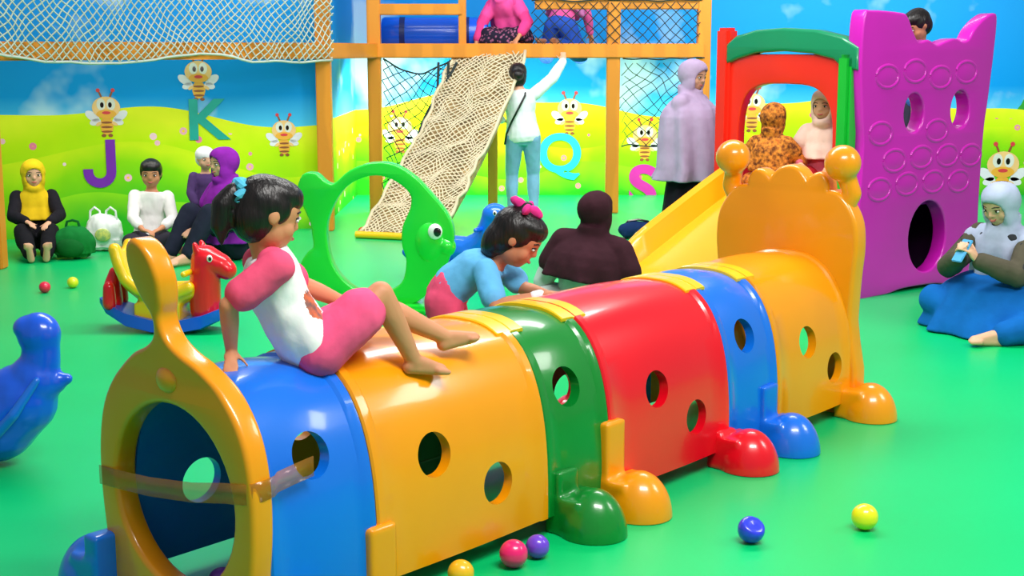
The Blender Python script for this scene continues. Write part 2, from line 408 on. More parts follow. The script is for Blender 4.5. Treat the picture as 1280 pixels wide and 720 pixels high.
for a in (-W2, W2): add_tube(bm, [rp(a, Lr * k / 24) for k in range(25)], .016, 6)
build('rope_net', bm, mat('tan_rope', (222, 208, 172), rough=.35, spec=.6), ramp, sharp=0)
bm = bmesh.new(); add_tube(bm, [side * a for a in (-W2 - .02, 0, W2 + .02)], .03, 10); build('base_bar', bm, YELLOW, ramp)
for k, (u0, u1, v1) in enumerate(((548, 512, 225), (556, 532, 262), (566, 505, 190))):
    a = AT(u0, 78, 12.85); b = AT(u1, v1, 12.4); bm = bmesh.new()
    add_tube(bm, [a.lerp(b, t) + V((.04 * sin(t * 6 + k), 0, -.10 * sin(pi * t))) for t in [i / 14 for i in range(15)]], .012, 6)
    tag(build('rope', bm, NETK), ['dark rope hanging from the platform left of the ramp', 'dark rope hanging close along the edge of the ramp', 'short dark rope slung from the platform towards the left post'][k], 'rope')

fr = tag(empty('foam_roll', (gx(545, 13.35), 13.35, 1.5)), 'blue vinyl foam roll lying on the raised platform', 'foam roll')
bm = bmesh.new(); add_loft(bm, [ring((x, 0, .15), (0, 1, 0), (0, 0, 1), r, r, 24) for x, r in ((-.5, .11), (-.49, .14), (-.47, .15), (.47, .15), (.49, .14), (.5, .11))]); build('roll_cover', bm, DBLUE, fr)
for x in (-.3, .3):
    bm = bmesh.new(); add_loft(bm, [ring((x + dx, 0, .15), (0, 1, 0), (0, 0, 1), .153, .153, 24) for dx in (-.025, .025)]); build('strap', bm, mat('navy_strap', (20, 40, 110)), fr)

# ------------------------------------------------------------------ caterpillar tunnel : shells carried on feet, LIFT above the floor
KS = .94; LIFT = .09
A0 = V((-.865, 3.534, 0)); TA = atan2(.754, .657)
tun = tag(empty('crawl_tunnel', A0, TA), 'long multicoloured plastic caterpillar crawl tunnel with round window holes', 'play tunnel')
MT = Matrix.Translation(A0) @ Matrix.Rotation(TA, 4, 'Z')
SHELL = Matrix.Translation((0, 0, LIFT)) @ Matrix.Diagonal((KS, KS, KS, 1))
def TP(s, y, z): return MT @ (SHELL @ V((s, y, z)))
def prof(w, h, n=36, p=2.7):
    out = []
    for i in range(n + 1):
        a = pi * i / n; c_ = cos(a); s_ = sin(a)
        out.append((-w * (1 if c_ >= 0 else -1) * abs(c_) ** (2 / p), h * abs(s_) ** (2 / p)))
    return out
def segment(x0, x1, m, holes, label, k=1.0):
    L = x1 - x0
    st = [(x0, 1.0), (x0 + .006, 1.016), (x0 + .035, 1.016), (x0 + .045, 1.0)]
    nmid = 8
    for i in range(1, nmid): st.append((x0 + .045 + (L - .09) * i / nmid, 1.0 + .02 * sin(pi * i / nmid)))
    st += [(x1 - .045, 1.0), (x1 - .035, 1.016), (x1 - .006, 1.016), (x1, 1.0)]
    bm = bmesh.new(); rows = []
    for x, s in st:
        o = prof(.33 * s * k, .6 * s * k); inn = prof(.3 * k, .572 * k)
        o = [(o[0][0], -.03)] + o + [(o[-1][0], -.03)]; inn = [(inn[0][0], -.03)] + inn + [(inn[-1][0], -.03)]
        rows.append(([bm.verts.new((x, y, z)) for y, z in o], [bm.verts.new((x, y, z)) for y, z in inn]))
    n = len(rows[0][0])
    for (o1, i1), (o2, i2) in zip(rows, rows[1:]):
        for j in range(n - 1):
            bm.faces.new((o1[j], o1[j + 1], o2[j + 1], o2[j])); bm.faces.new((i1[j], i2[j], i2[j + 1], i1[j + 1]))
        bm.faces.new((o1[0], o2[0], i2[0], i1[0])); bm.faces.new((o1[-1], i1[-1], i2[-1], o2[-1]))
    for (o1, i1), fl_ in ((rows[0], 1), (rows[-1], 0)):
        for j in range(n - 1): bm.faces.new((o1[j], i1[j], i1[j + 1], o1[j + 1]))
    bmesh.ops.recalc_face_normals(bm, faces=bm.faces)
    me = bpy.data.meshes.new('seg'); bm.to_mesh(me); bm.free()
    o = bpy.data.objects.new('seg', me); now(o)
    cb = bmesh.new()
    for h_ in holes:
        x, z, r = h_[:3]; sd = h_[3] if len(h_) > 3 else 0
        bmesh.ops.create_cone(cb, cap_ends=True, segments=36, radius1=r, radius2=r, depth=.7 if sd else 1.4, matrix=Matrix.Translation((x, sd * .36, z)) @ Matrix.Rotation(pi / 2, 4, 'X'))
    cm = bpy.data.meshes.new('cut'); cb.to_mesh(cm); cb.free(); c_ = bpy.data.objects.new('cut', cm); now(c_)
    md = o.modifiers.new('b', 'BOOLEAN'); md.operation = 'DIFFERENCE'; md.object = c_; md.solver = 'EXACT'
    me2 = evalmesh(o); bpy.data.objects.remove(o); bpy.data.objects.remove(c_)
    me2.transform(SHELL)
    return obj_from_mesh('tunnel_segment', me2, m, tun, label, sharp=35)
segment(.04, .43, BLUE, [(.22, .395, .064, -1), (.28, .19, .072, 1)], 'blue segment nearest the round entrance')
segment(.43, 1.20, ORANGE, [(.68, .30, .068), (.95, .15, .068)], 'wide orange segment with two holes', 1.01)
segment(1.20, 1.54, GREEN, [(1.34, .385, .066)], 'narrow green segment')
segment(1.54, 2.30, RED, [(1.83, .29, .067), (2.07, .14, .067)], 'wide red segment', 1.01)
segment(2.30, 2.67, BLUE, [(2.46, .385, .066)], 'narrow blue segment behind the red one')
segment(2.67, 3.29, ORANGE, [(2.92, .29, .067), (3.14, .145, .067)], 'orange segment joining the head', 1.01)
# entrance ring
hl_ = [(.27, -.094), (.31, .0), (.322, .08), (.338, .22), (.335, .36), (.305, .475), (.24, .565), (.15, .63), (.075, .662), (.026, .695), (.004, .735), (.003, .78), (.028, .825), (.046, .885), (.035, .945)]
out = [(-y, z) for y, z in hl_] + [(0, .97)] + hl_[::-1]
bm = plate([smooth_loop(out, 4), oval(0, .262, .288, .278, 48)], .075, .016)
for v in bm.verts:
    z = v.co.y
    if z > .6: v.co.x += (z - .6) * .06 + max(0, z - .78) * .12; v.co.z -= (z - .6) * .16
bm.transform(MYZ((0, 0, .016)))
b2 = bmesh.new(); add_ell(b2, (-.034, .0, .61), (.02, .048, .038)); merge(bm, b2)
bm.transform(SHELL)
build('entrance_ring', bm, ORANGE, tun, 'orange entrance ring with an upright tail paddle')
# head
ho = [(.33, -.094), (.335, .3), (.345, .5), (.355, .62), (.345, .73), (.30, .81), (.25, .85), (.2, .86), (.19, .905), (.16, .93), (.125, .915), (.095, .89), (.068, .92), (.04, .945), (0, .955)]
ho = ho + [(-y * .92, z) for y, z in ho[-2::-1]]
bm = plate([smooth_loop(ho, 4), oval(0, .27, .24, .235, 40)], .10, .02); bm.transform(MYZ((3.33, 0.005, .02))); bm.transform(SHELL); build('head_panel', bm, ORANGE, tun, 'orange crowned head panel')
for yb in (.30, -.255):
    s = 1 if yb > 0 else -1
    bm = bmesh.new()
    add_chain(bm, [V((3.33, yb * .9, .79)), V((3.33, yb + s * .03, .88)), V((3.31, yb, .98))], [.05, .042, .042]); add_ell(bm, (3.29, yb, 1.015), .08)
    bm.transform(SHELL); vox(bm, 'antenna', ORANGE, tun, .009, 4)
def foot(x, m, y=-1, strut=0.0, big=1.0):
    x *= KS; bm = bmesh.new()
    if big: add_ell(bm, (x, y * .405, .0), (.105 * big, .11 * big, .15 * big), seg=32, ring=20); add_box(bm, (x, y * .34, .06), (.17 * big, .12, .12))
    if strut: add_box(bm, (x - .03, y * .302, (strut + LIFT) / 2), (.10, .06, strut + LIFT))
    vox(bm, 'foot', m, tun, .008, 6, floor=.001)
foot(.47, ORANGE, strut=.14, big=0); foot(1.32, GREEN, strut=.11); foot(1.58, ORANGE, strut=.22); foot(2.30, RED, strut=.05); foot(2.62, BLUE, strut=.16); foot(3.30, ORANGE)
foot(-.02, BLUE, 1, strut=.1); foot(.12, BLUE, -1, big=.6); foot(1.3, GREEN, 1); foot(2.29, RED, 1); foot(3.27, ORANGE, 1)
for x in (1.20, 1.54, 2.30, 2.67):
    bm = bmesh.new(); pr = prof(.3375, .6165, 48); sel = [p for p in pr if p[1] > .572]
    inn = [(y * .985, z - .012) for y, z in sel]
    add_loft(bm, [[V((x + dx, y, z + b)) for y, z in sel] + [V((x + dx, y, z + b)) for y, z in inn[::-1]] for dx, b in ((-.066, -.004), (-.062, 0), (-.008, .0), (-.005, -.003), (.005, -.003), (.008, 0), (.062, 0), (.066, -.004))])
    bm.transform(SHELL); build('clip', bm, YELLOW, tun, 'yellow clip strap across a joint', sharp=30)
TAPE = mat('brown_tape', (200, 130, 40), rough=.15, spec=.6, var=.25, scale=9, alpha=.42)
def tape(pts, hw):
    bm = bmesh.new(); top = [bm.verts.new(V(p) + V((0, 0, hw))) for p in pts]; bot = [bm.verts.new(V(p) - V((0, 0, hw * .9))) for p in pts]
    for i in range(len(pts) - 1): bm.faces.new((bot[i], bot[i + 1], top[i + 1], top[i]))
    bm.transform(SHELL)
    o = build('packing_tape', bm, TAPE, tun); md = o.modifiers.new('s', 'SOLIDIFY'); md.thickness = .0008
    return o
tape([(-.041, .35, .27), (-.042, .25, .275), (-.042, .1, .285), (-.042, -.1, .31), (-.042, -.25, .34), (-.042, -.29, .345), (-.041, -.325, .35), (-.032, -.350, .355), (.0, -.357, .358), (.04, -.355, .362), (.06, -.343, .366), (.12, -.338, .372), (.19, -.338, .38)], .030)

# ------------------------------------------------------------------ castle slide tower
C0 = V((2.1, 8.4, 0)); CA = atan2(.593, .805)
cas = tag(empty('slide_tower', C0, CA), 'plastic castle slide tower with purple panel, red arch and orange slide', 'slide')
MC = Matrix.Translation(C0) @ Matrix.Rotation(CA, 4, 'Z')
po = smooth_loop([(0, 0), (.15, -.005), (.3, .0), (.45, .02), (.75, .02), (.9, .0), (1.05, -.005), (1.19, 0), (1.18, .15), (1.165, .5), (1.175, .95), (1.2, 1.15), (1.23, 1.4), (1.25, 1.66), (1.22, 1.70), (1.12, 1.66), (1.04, 1.60), (.99, 1.54), (.92, 1.52), (.84, 1.54), (.74, 1.52), (.66, 1.50), (.58, 1.53), (.48, 1.52), (.42, 1.58), (.36, 1.67), (.3, 1.69), (.04, 1.70), (-.02, 1.67), (-.03, 1.4), (0, 1.1), (.02, .9), (.0, .5), (-.02, .25)], 4)
HOLES = ((.47, 1.1, .11, .135), (.93, 1.11, .11, .135), (.66, .32, .20, .24))
bm = plate([po] + [oval(*h_) for h_ in HOLES], .11, .015, MXZ((0, .055, .015)))
for (x, z) in ((.17, .66), (.43, .68), (.69, .68), (.95, .67), (.30, .83), (.56, .84), (.82, .84), (1.06, .83), (.16, 1.0), (.70, 1.0), (.20, 1.34), (.46, 1.37), (.71, 1.33), (.97, 1.36)):
    add_ell(bm, (x, .008, z), (.115, .014, .072), seg=28, ring=12)
    add_tube(bm, [(x + .105 * cos(t), .008, z + .066 * sin(t)) for t in [2 * pi * i / 28 for i in range(29)]], .015, 8)
build('castle_panel', bm, PURPLE, cas, 'purple castle side panel with wavy top and oval holes', sharp=60)
bm = bmesh.new(); add_box(bm, (.60, .75, .26), (1.0, .05, .5), bev=.01); build('hole_shade_panel', bm, PURPSHADE, cas)  # dark panels added under the deck so the lower hole reads shaded
bm = bmesh.new(); add_box(bm, (1.13, .58, .26), (.05, .96, .5), bev=.01); build('hole_shade_panel', bm, PURPSHADE, cas)  # end panel of the added shade backing
ro = [(.17, .0), (1.12, .0), (1.12, 1.44), (.17, 1.44)]
ri = [(.20, .62), (1.02, .62), (1.02, .85)] + [(.61 + .41 * (1 if cos(t) >= 0 else -1) * abs(cos(t)) ** .55, .85 + .43 * sin(t) ** .6) for t in [i * pi / 24 for i in range(1, 24)]] + [(.20, .85)]
bm = plate([ro, ri], .07, .012, MYZ((0, 0, .02))); build('arch_panel', bm, REDO, cas, 'red arch panel above the slide')
bm = bmesh.new(); add_box(bm, (-.02, 1.14, .82), (.1, .12, 1.64), bev=.02); build('post', bm, REDO, cas)
bm = bmesh.new(); add_box(bm, (-.03, .11, .76), (.1, .10, 1.42), bev=.02); build('post', bm, PGREEN, cas, 'green corner post')
go = [(.04, 1.40), (.04, 1.5), (.15, 1.56), (.35, 1.60), (.62, 1.615), (.85, 1.605), (1.02, 1.57), (1.1, 1.52), (1.1, 1.43), (1.02, 1.46), (.85, 1.50), (.62, 1.51), (.38, 1.495), (.2, 1.46), (.12, 1.40)]
bm = plate([go], .1, .02, MYZ((-.01, 0, 0))); build('roof_arch', bm, ROOF, cas, 'green arched roof rim')
bm = bmesh.new(); add_box(bm, (.58, .6, .56), (1.14, 1.02, .07), bev=.01); build('deck', bm, PURPLE, cas)
bm = bmesh.new(); add_box(bm, (1.14, 1.1, .75), (.1, .1, 1.5), bev=.02); build('post', bm, REDO, cas)
bm = bmesh.new(); add_box(bm, (.57, 1.12, .72), (1.05, .06, .26), bev=.015); build('side_rail', bm, REDO, cas)
bm = bmesh.new(); rows = []
ys = [.20, .20, .24, .285, .33, .44, .66, .88, .99, 1.03, 1.075, 1.12, 1.12]
N = 18
for i in range(N + 1):
    t = i / N; x = .0 - 1.04 * t
    z = .60 - .53 * (t ** 1.05) if t < .85 else .60 - .53 * (.85 ** 1.05) - (t - .85) * .2
    lip = .19 if t < .8 else .19 - (t - .8) * .4
    zs = [z - .07, z + lip - .03, z + lip, z + lip - .02, z + .03, z + .005, z, z + .005, z + .03, z + lip - .02, z + lip, z + lip - .03, z - .07]
    rows.append([V((x, y, max(zz, .005))) for y, zz in zip(ys, zs)])
add_loft(bm, rows); build('slide_chute', bm, SLIDE, cas, 'orange slide chute', sharp=50)

# ------------------------------------------------------------------ rockers, fish
def animal_rocker(label, loc, rz, sc, m, m2):
    r = tag(empty('rocking_animal', loc, rz), label, 'rocker')
    S = lambda *p: V(p) * sc
    bm = bmesh.new()
    add_chain(bm, [S(-.30, 0, .36), S(-.24, 0, .28), S(-.1, 0, .23), S(.06, 0, .22), S(.16, 0, .29), S(.22, 0, .40), S(.25, 0, .47)], [x * sc for x in (.045, .075, .1, .11, .095, .08, .085)])
    add_ell(bm, S(.27, 0, .50), S(.10, .09, .085)); add_ell(bm, S(.345, 0, .47), S(.07, .06, .055))
    for y in (-1, 1): add_chain(bm, [S(.1, y * .08, .2), S(.14, y * .12, .13), S(.2, y * .13, .09)], [.05 * sc, .04 * sc, .035 * sc])
    vox(bm, 'body', m, r, .009 * sc, 6)
    bm = bmesh.new()
    for y in (-.12, .12):
        pts = [S(x, y, .035 + .16 * ((x / .42) ** 2)) for x in [-.42 + .84 * i / 12 for i in range(13)]]
        add_chain(bm, pts, [.034 * sc] * 13)
    add_loft(bm, [[S(x, -.12, .05 + .16 * (x / .42) ** 2), S(x, .12, .05 + .16 * (x / .42) ** 2), S(x, .12, .1 + .13 * (x / .42) ** 2), S(x, -.12, .1 + .13 * (x / .42) ** 2)] for x in [-.38 + .076 * i for i in range(11)]])
    vox(bm, 'rocker_base', m2, r, .009 * sc, 4)
    bm = bmesh.new(); add_cap(bm, S(.2, -.15, .40), .017 * sc, S(.2, .15, .40), .017 * sc); build('handle', bm, m2, r)
    for y in (-1, 1):
        bm = bmesh.new(); add_ell(bm, S(.31, y * .072, .52), S(.016, .012, .02)); e = build('eye', bm, WHITE, r)
        bm = bmesh.new(); add_ell(bm, S(.316, y * .082, .52), S(.009, .006, .012)); build('pupil', bm, BLACK, e)
    return r
animal_rocker('blue plastic rocking animal behind the green fish toy', (-.32, 9.1, 0), R(-30), .9, BLUE, DBLUE)
# big smooth rocker at the left edge : wide curved body sweeping up to a blunt rounded end, a fin on its front
lr = tag(empty('rocking_animal', (-1.955, 4.95, 0), R(-4)), 'large smooth blue plastic rocking animal cut off at the left edge', 'rocker')
LRS = 337.0
def lq(u, v): return ((u + 30) / LRS, (581 - v) / LRS)
bm = bmesh.new()
spine = [(-150, 438, .04), (-132, 478, .075), (-98, 512, .11), (-52, 530, .135), (-4, 523, .155), (28, 498, .135), (48, 473, .10), (56, 449, .072), (58, 432, .068), (56, 415, .080)]
add_chain(bm, [V((lq(u, v)[0], 0, lq(u, v)[1])) for u, v, r in spine], [r for u, v, r in spine])
add_ell(bm, (lq(44, 407)[0], 0, lq(44, 407)[1]), (.055, .07, .045))
add_chain(bm, [V((lq(44, 476)[0], 0, lq(44, 476)[1])), V((lq(72, 474)[0], 0, lq(72, 474)[1])), V((lq(88, 470)[0], 0, lq(88, 470)[1]))], [.07, .045, .022])
for v in bm.verts: v.co.y *= .92
vox(bm, 'body', DBLUE, lr, .008, 6, floor=.001)
for y in (-1, 1):
    bm = bmesh.new(); add_chain(bm, [V((lq(u, v)[0], y * o_, lq(u, v)[1])) for u, v, o_ in ((62, 466, .085), (38, 505, .135), (0, 545, .135), (-50, 560, .115))], [.014, .02, .022, .02]); vox(bm, 'side_ridge', BLUE, lr, .006, 4)

rk = tag(empty('rocking_toy', G(212, 412), R(-8)), 'small rocking toy with blue base, yellow seat and red ends', 'rocker')
bm = bmesh.new()
add_loft(bm, [[V((x, y * w_, z)) for y, z in ((-1, zb), (-.8, zb - .01), (.8, zb - .01), (1, zb), (.95, zt), (-.95, zt))] for x, zb, zt, w_ in [(-.37, .15, .175, .05), (-.32, .10, .15, .09), (-.2, .04, .105, .125), (-.05, .012, .075, .14), (.1, .012, .075, .14), (.22, .035, .10, .125), (.31, .08, .135, .10), (.36, .115, .15, .06)]])
build('rocker_base', bm, DBLUE, rk, sharp=50)
bm = bmesh.new()
sp_ = [(-.25, .40, .12), (-.225, .32, .135), (-.19, .24, .14), (-.12, .185, .14), (-.02, .165, .14), (.08, .17, .13), (.15, .20, .11)]
for i in range(len(sp_) - 1):
    (x0, z0, w0), (x1, z1, w1) = sp_[i], sp_[i + 1]
    for k in range(7):
        t = -1 + k / 3.0
        add_cap(bm, (x0, t * w0 * .8, z0 + .05 * t * t), .035, (x1, t * w1 * .8, z1 + .05 * t * t), .035)
add_box(bm, (-.03, 0, .11), (.26, .2, .1))
vox(bm, 'seat', YELLOW, rk, .009, 6)
bm = bmesh.new(); add_chain(bm, [V((-.31, 0, .15)), V((-.315, 0, .24)), V((-.30, 0, .31))], [.05, .045, .03]); add_chain(bm, [V((-.30, -.08, .15)), V((-.30, -.08, .24))], [.038, .032]); add_chain(bm, [V((-.30, .08, .15)), V((-.30, .08, .24))], [.038, .032]); vox(bm, 'tail_block', RED, rk, .009, 4)
bm = bmesh.new(); add_chain(bm, [V((.21, 0, .12)), V((.21, 0, .25)), V((.22, 0, .39))], [.085, .085, .08]); add_chain(bm, [V((.22, 0, .39)), V((.30, 0, .36)), V((.335, 0, .335))], [.08, .065, .055])
for y in (-1, 1): add_cap(bm, (.19, y * .045, .44), .024, (.18, y * .05, .475), .016)
vox(bm, 'head', RED, rk, .008, 5)
for y in (-1, 1):
    bm = bmesh.new(); add_ell(bm, (.265, y * .066, .405), (.016, .013, .02)); e = build('eye', bm, WHITE, rk); bm = bmesh.new(); add_ell(bm, (.271, y * .077, .405), (.009, .006, .012)); build('pupil', bm, BLACK, e)
bm = bmesh.new(); add_cap(bm, (.15, -.15, .33), .016, (.15, .15, .33), .016); build('handle', bm, YELLOW, rk)

fs = tag(empty('fish_rocker', G(475, 389), R(-4)), 'green plastic fish shaped ride-on toy with an open middle', 'rocker')
SCF = 211.0
fp = lambda L_: [((u - 475) / SCF, (389 - v) / SCF) for u, v in L_]
fo = [(388, 268), (380, 250), (386, 230), (400, 228), (412, 238), (424, 240), (444, 224), (470, 215), (496, 217), (520, 231), (540, 252), (558, 275), (565, 298), (560, 326), (546, 352), (526, 376), (500, 388), (470, 388), (440, 381), (414, 364), (398, 370), (386, 356), (382, 338), (390, 324), (398, 316), (397, 300), (395, 285)]
fi = [(410, 300), (416, 270), (436, 240), (467, 226), (494, 230), (516, 247), (518, 266), (508, 290), (507, 312), (512, 332), (505, 360), (479, 374), (444, 368), (418, 340)]
bm = plate([smooth_loop(fp(fo), 4), smooth_loop(fp(fi), 4)], .09, .012, MXZ((0, 0, .03)))
build('fish_body', bm, LIME, fs)
bm = bmesh.new(); add_ell(bm, ((538 - 475) / SCF, 0, (302 - 389) / -SCF), (.10, .08, .14)); add_ell(bm, ((558 - 475) / SCF, 0, (308 - 389) / -SCF), (.055, .07, .06)); vox(bm, 'fish_head', LIME, fs, .01, 4)
for y in (-1, 1):
    bm = bmesh.new(); add_ell(bm, ((546 - 475) / SCF, y * .075, (288 - 389) / -SCF), (.042, .02, .046)); e = build('eye', bm, WHITE, fs)
    bm = bmesh.new(); add_ell(bm, ((549 - 475) / SCF, y * .093, (288 - 389) / -SCF), (.022, .008, .026)); build('pupil', bm, BLACK, e)
bm = bmesh.new()
add_box(bm, (.05, 0, .03), (.5, .3, .05), bev=.02); build('base_plate', bm, LIME, fs)

# ------------------------------------------------------------------ balls and bags
def ball(u, v, r, col, label, dent=0):
    p = G(u, v, r)
    bm = bmesh.new(); bmesh.ops.create_icosphere(bm, subdivisions=4, radius=r)
    dd = V((.3, -.5, .8)).normalized()
    for v_ in bm.verts:
        k = v_.co.normalized().dot(dd)
        if dent and k > .55: v_.co *= 1 - dent * (k - .55) * 2
        if abs(v_.co.z) < r * .03: v_.co *= .985
    o = build('ball', bm, plastic('ball_%d_%d_%d' % col, col), None, sharp=0); o.location = p
    tag(o, label, 'ball', None); return o
ball(642, 692, .042, (246, 30, 116), 'pink plastic ball touching the crawl tunnel')
ball(672, 683, .036, (114, 66, 216), 'violet plastic ball beside the pink ball at the tunnel')
ball(576, 716, .038, (246, 186, 30), 'amber plastic ball cut by the bottom edge')
ball(939, 662, .042, (42, 60, 226), 'dented blue plastic ball on the open floor', .5)
ball(1081, 646, .042, (242, 232, 30), 'yellow plastic ball on the open floor at right')
ball(56, 359, .036, (232, 30, 70), 'small red plastic ball near the seated group at left')
ball(91, 353, .036, (225, 228, 30), 'small yellow plastic ball beside the red ball at left')
ball(453, 289, .036, (226, 44, 30), 'red plastic ball at the foot of the climbing ramp')
for (s, y, c_, lb) in ((.16, .06, (100, 50, 150), 'dark violet ball lying inside the tunnel entrance'), (.25, -.05, (60, 60, 170), 'dark blue ball lying deeper inside the tunnel')):
    o = ball(100, 600, .042, c_, lb); o.location = MT @ V((s, y, .043))

pb = tag(empty('plastic_bag', G(131, 313)), 'white plastic carrier bag standing on the floor by the wall', 'bag')
bm = bmesh.new(); add_ell(bm, (0, 0, .14), (.15, .1, .14)); add_box(bm, (0, 0, .06), (.26, .16, .1), bev=.02); vox(bm, 'bag_body', mat('bag_white', (240, 246, 244), rough=.4, var=.1), pb, .01, 3, wr=.014, wf=16)
for x in (-.06, .06):
    bm = bmesh.new(); add_tube(bm, [(x - .04, 0, .24), (x - .035, 0, .3), (x, -.01, .33), (x + .035, 0, .3), (x + .04, 0, .24)], .009, 6); build('handle', bm, MATS['bag_white'], pb)
bm = bmesh.new(); add_ell(bm, (0.02, -.1, .13), (.06, .012, .05)); build('bag_print', bm, mat('bag_print', (150, 190, 120), col2=(230, 230, 120), scale=30), pb)
gb = tag(empty('backpack', G(93, 323)), 'dark green cloth backpack lying on the floor beside the white bag', 'bag')
bm = bmesh.new(); add_ell(bm, (0, 0, .12), (.16, .11, .12)); add_box(bm, (0, 0, .07), (.28, .16, .12), bev=.03); vox(bm, 'bag_body', cloth('bag_green', (20, 124, 54)), gb, .01, 3, wr=.01)
bm = bmesh.new(); add_ell(bm, (0, -.09, .09), (.1, .05, .07)); build('pocket', bm, cloth('bag_green2', (16, 100, 42)), gb)
bm = bmesh.new(); add_tube(bm, [(-.05, 0, .23), (-.04, 0, .27), (0, 0, .28), (.04, 0, .27), (.05, 0, .23)], .01, 6); build('strap', bm, MATS['bag_green2'], gb)
kb = tag(empty('shoulder_bag', G(797, 298)), 'dark blue bag left on the floor beyond the slide', 'bag')
bm = bmesh.new(); add_ell(bm, (0, 0, .07), (.16, .09, .07)); add_box(bm, (0, 0, .04), (.26, .14, .07), bev=.02); vox(bm, 'bag_body', cloth('bag_navy', (26, 52, 100)), kb, .01, 3, wr=.008)
bm = bmesh.new(); add_tube(bm, [(-.12, 0, .09), (-.08, 0, .14), (0, -.02, .155), (.08, 0, .14), (.12, 0, .09)], .009, 6); build('strap', bm, BLACK, kb)

# ------------------------------------------------------------------ people
def ik(a, t, l1, l2, pole):
    d = t - a; L = d.length; mx = (l1 + l2) * .992
    if L > mx: t = a + d * (mx / L); d = t - a; L = mx
    x = (l1 * l1 - l2 * l2 + L * L) / (2 * L); h = sqrt(max(l1 * l1 - x * x, 0)); u = d.normalized()
    p = V(pole); p = p - u * p.dot(u)
    if p.length < 1e-4: p = V((0, 0, 1))
    p.normalize(); return a + u * x + p * h, t
RINGS = [(-.17, .045, .04), (-.1, .08, .06), (0, .098, .07), (.12, .096, .068), (.3, .084, .06), (.5, .079, .056), (.7, .09, .062), (.85, .094, .056), (.93, .076, .046), (.99, .048, .038), (1.03, .036, .034)]
class Human:
    def __init__(s, label, loc, rz, H=1.55, hh=None, g=1.0, skin=SKIN, vs=.008, group=None):
        s.root = tag(empty('person', loc, rz), label, 'person', group); s.M = Matrix.Translation(V(loc)) @ Matrix.Rotation(rz, 4, 'Z'); s.Mi = s.M.inverted()
        s.H = H; s.hh = hh or H / 7.3; s.g = g; s.skin = skin; s.vs = vs
    def w(s, p): return s.Mi @ V(p)
    def wd(s, d): return s.Mi.to_3x3() @ V(d)
    def pose(s, P, N=None, lean=(0, 0), curve=0, twist=0, look=(0, -1, 0), headoff=(0, -.01, 0), hl=None, hr=None, el=(1, .6, -.4), er=(-1, .6, -.4), al=None, ar=None, kl=(.15, -1, .3), kr=(-.15, -1, .3), fl=(.1, -1, 0), fr=(-.1, -1, 0), hdl=None, hdr=None, pnl=(0, 0, -1), pnr=(0, 0, -1), cl=.35, cr=.35):
        H = s.H; s.P = V(P); TL = .30 * H
        s.N = V(N) if N is not None else s.P + V((lean[0], lean[1], 1)).normalized() * TL
        s.S = (s.N - s.P).normalized(); s.L = V((cos(twist), sin(twist), 0)); s.L = (s.L - s.S * s.L.dot(s.S)).normalized(); s.Fw = s.L.cross(s.S).normalized(); s.curve = curve
        s.sh = [s.C(.88) + s.L * k * .1 * H * s.g for k in (1, -1)]
        s.hip = [s.P + V((k * .052 * H * s.g, 0, -.005)) for k in (1, -1)]
        ua, fa = .165 * H, .145 * H
        hl = V(hl) if hl is not None else s.sh[0] + V((.05, -.02, -.3 * H)); hr = V(hr) if hr is not None else s.sh[1] + V((-.05, -.02, -.3 * H))
        s.el = [None, None]; s.wr = [None, None]
        for i, (t, p) in enumerate(((hl, el), (hr, er))): s.el[i], s.wr[i] = ik(s.sh[i], t, ua, fa, p)
        s.kn = [None, None]; s.an = [None, None]; th = .235 * H
        for i, (t, p) in enumerate(((al, kl), (ar, kr))): s.kn[i], s.an[i] = ik(s.hip[i], V(t), th, .23 * H, p)
        s.fd = [V(fl).normalized(), V(fr).normalized()]
        s.hd = [V(hdl).normalized() if hdl else (s.wr[0] - s.el[0]).normalized(), V(hdr).normalized() if hdr else (s.wr[1] - s.el[1]).normalized()]
        s.pn = [V(pnl), V(pnr)]; s.cu = [cl, cr]
        f = V(look).normalized(); u = V((0, 0, 1)) * .8 + s.S * .2; u = (u - f * u.dot(f)).normalized(); s.f = f; s.u = u; s.l = u.cross(f).normalized()
        s.hc = s.N + s.S * (.22 * s.hh) + V((0, 0, .42 * s.hh)) + V(headoff) + f * .04 * s.hh
        s.R3 = Matrix((s.l, -s.f, s.u)).transposed()
        return s
    def C(s, t): return s.P + (s.N - s.P) * t - s.Fw * (s.curve * 4 * max(0, min(1, t)) * (1 - max(0, min(1, t))))
    def h(s, x, fwd, z): return s.hc + (s.l * x + s.f * fwd + s.u * z) * s.hh
    def torso(s, bm, e=0, t0=-.2, t1=1.1, kx=1.0):
        rs = [(t, a, b) for t, a, b in RINGS if t0 <= t <= t1]
        add_loft(bm, [ring(s.C(t), s.L, s.Fw, (a * s.H * s.g + e) * kx, b * s.H * s.g + e, 22) for t, a, b in rs])
    def arm(s, bm, i, e=0, f=2.0, fe=0.0):
        H = s.H * s.g; A, B, Cc = s.sh[i], s.el[i], s.wr[i]
        fu = min(f, 1); add_cap(bm, A, .034 * H + e * .7, A + (B - A) * fu, (.034 - .009 * fu) * H + e * .8 + fe)
        if f > 1:
            q = f - 1; add_cap(bm, B, .0255 * H + e * .8, B + (Cc - B) * min(q, .35), .025 * H + e * .8)
            if q > .35: add_cap(bm, B + (Cc - B) * .35, .025 * H + e * .8, B + (Cc - B) * q, (.025 - .009 * (q - .35) / .65) * H + e * .8)
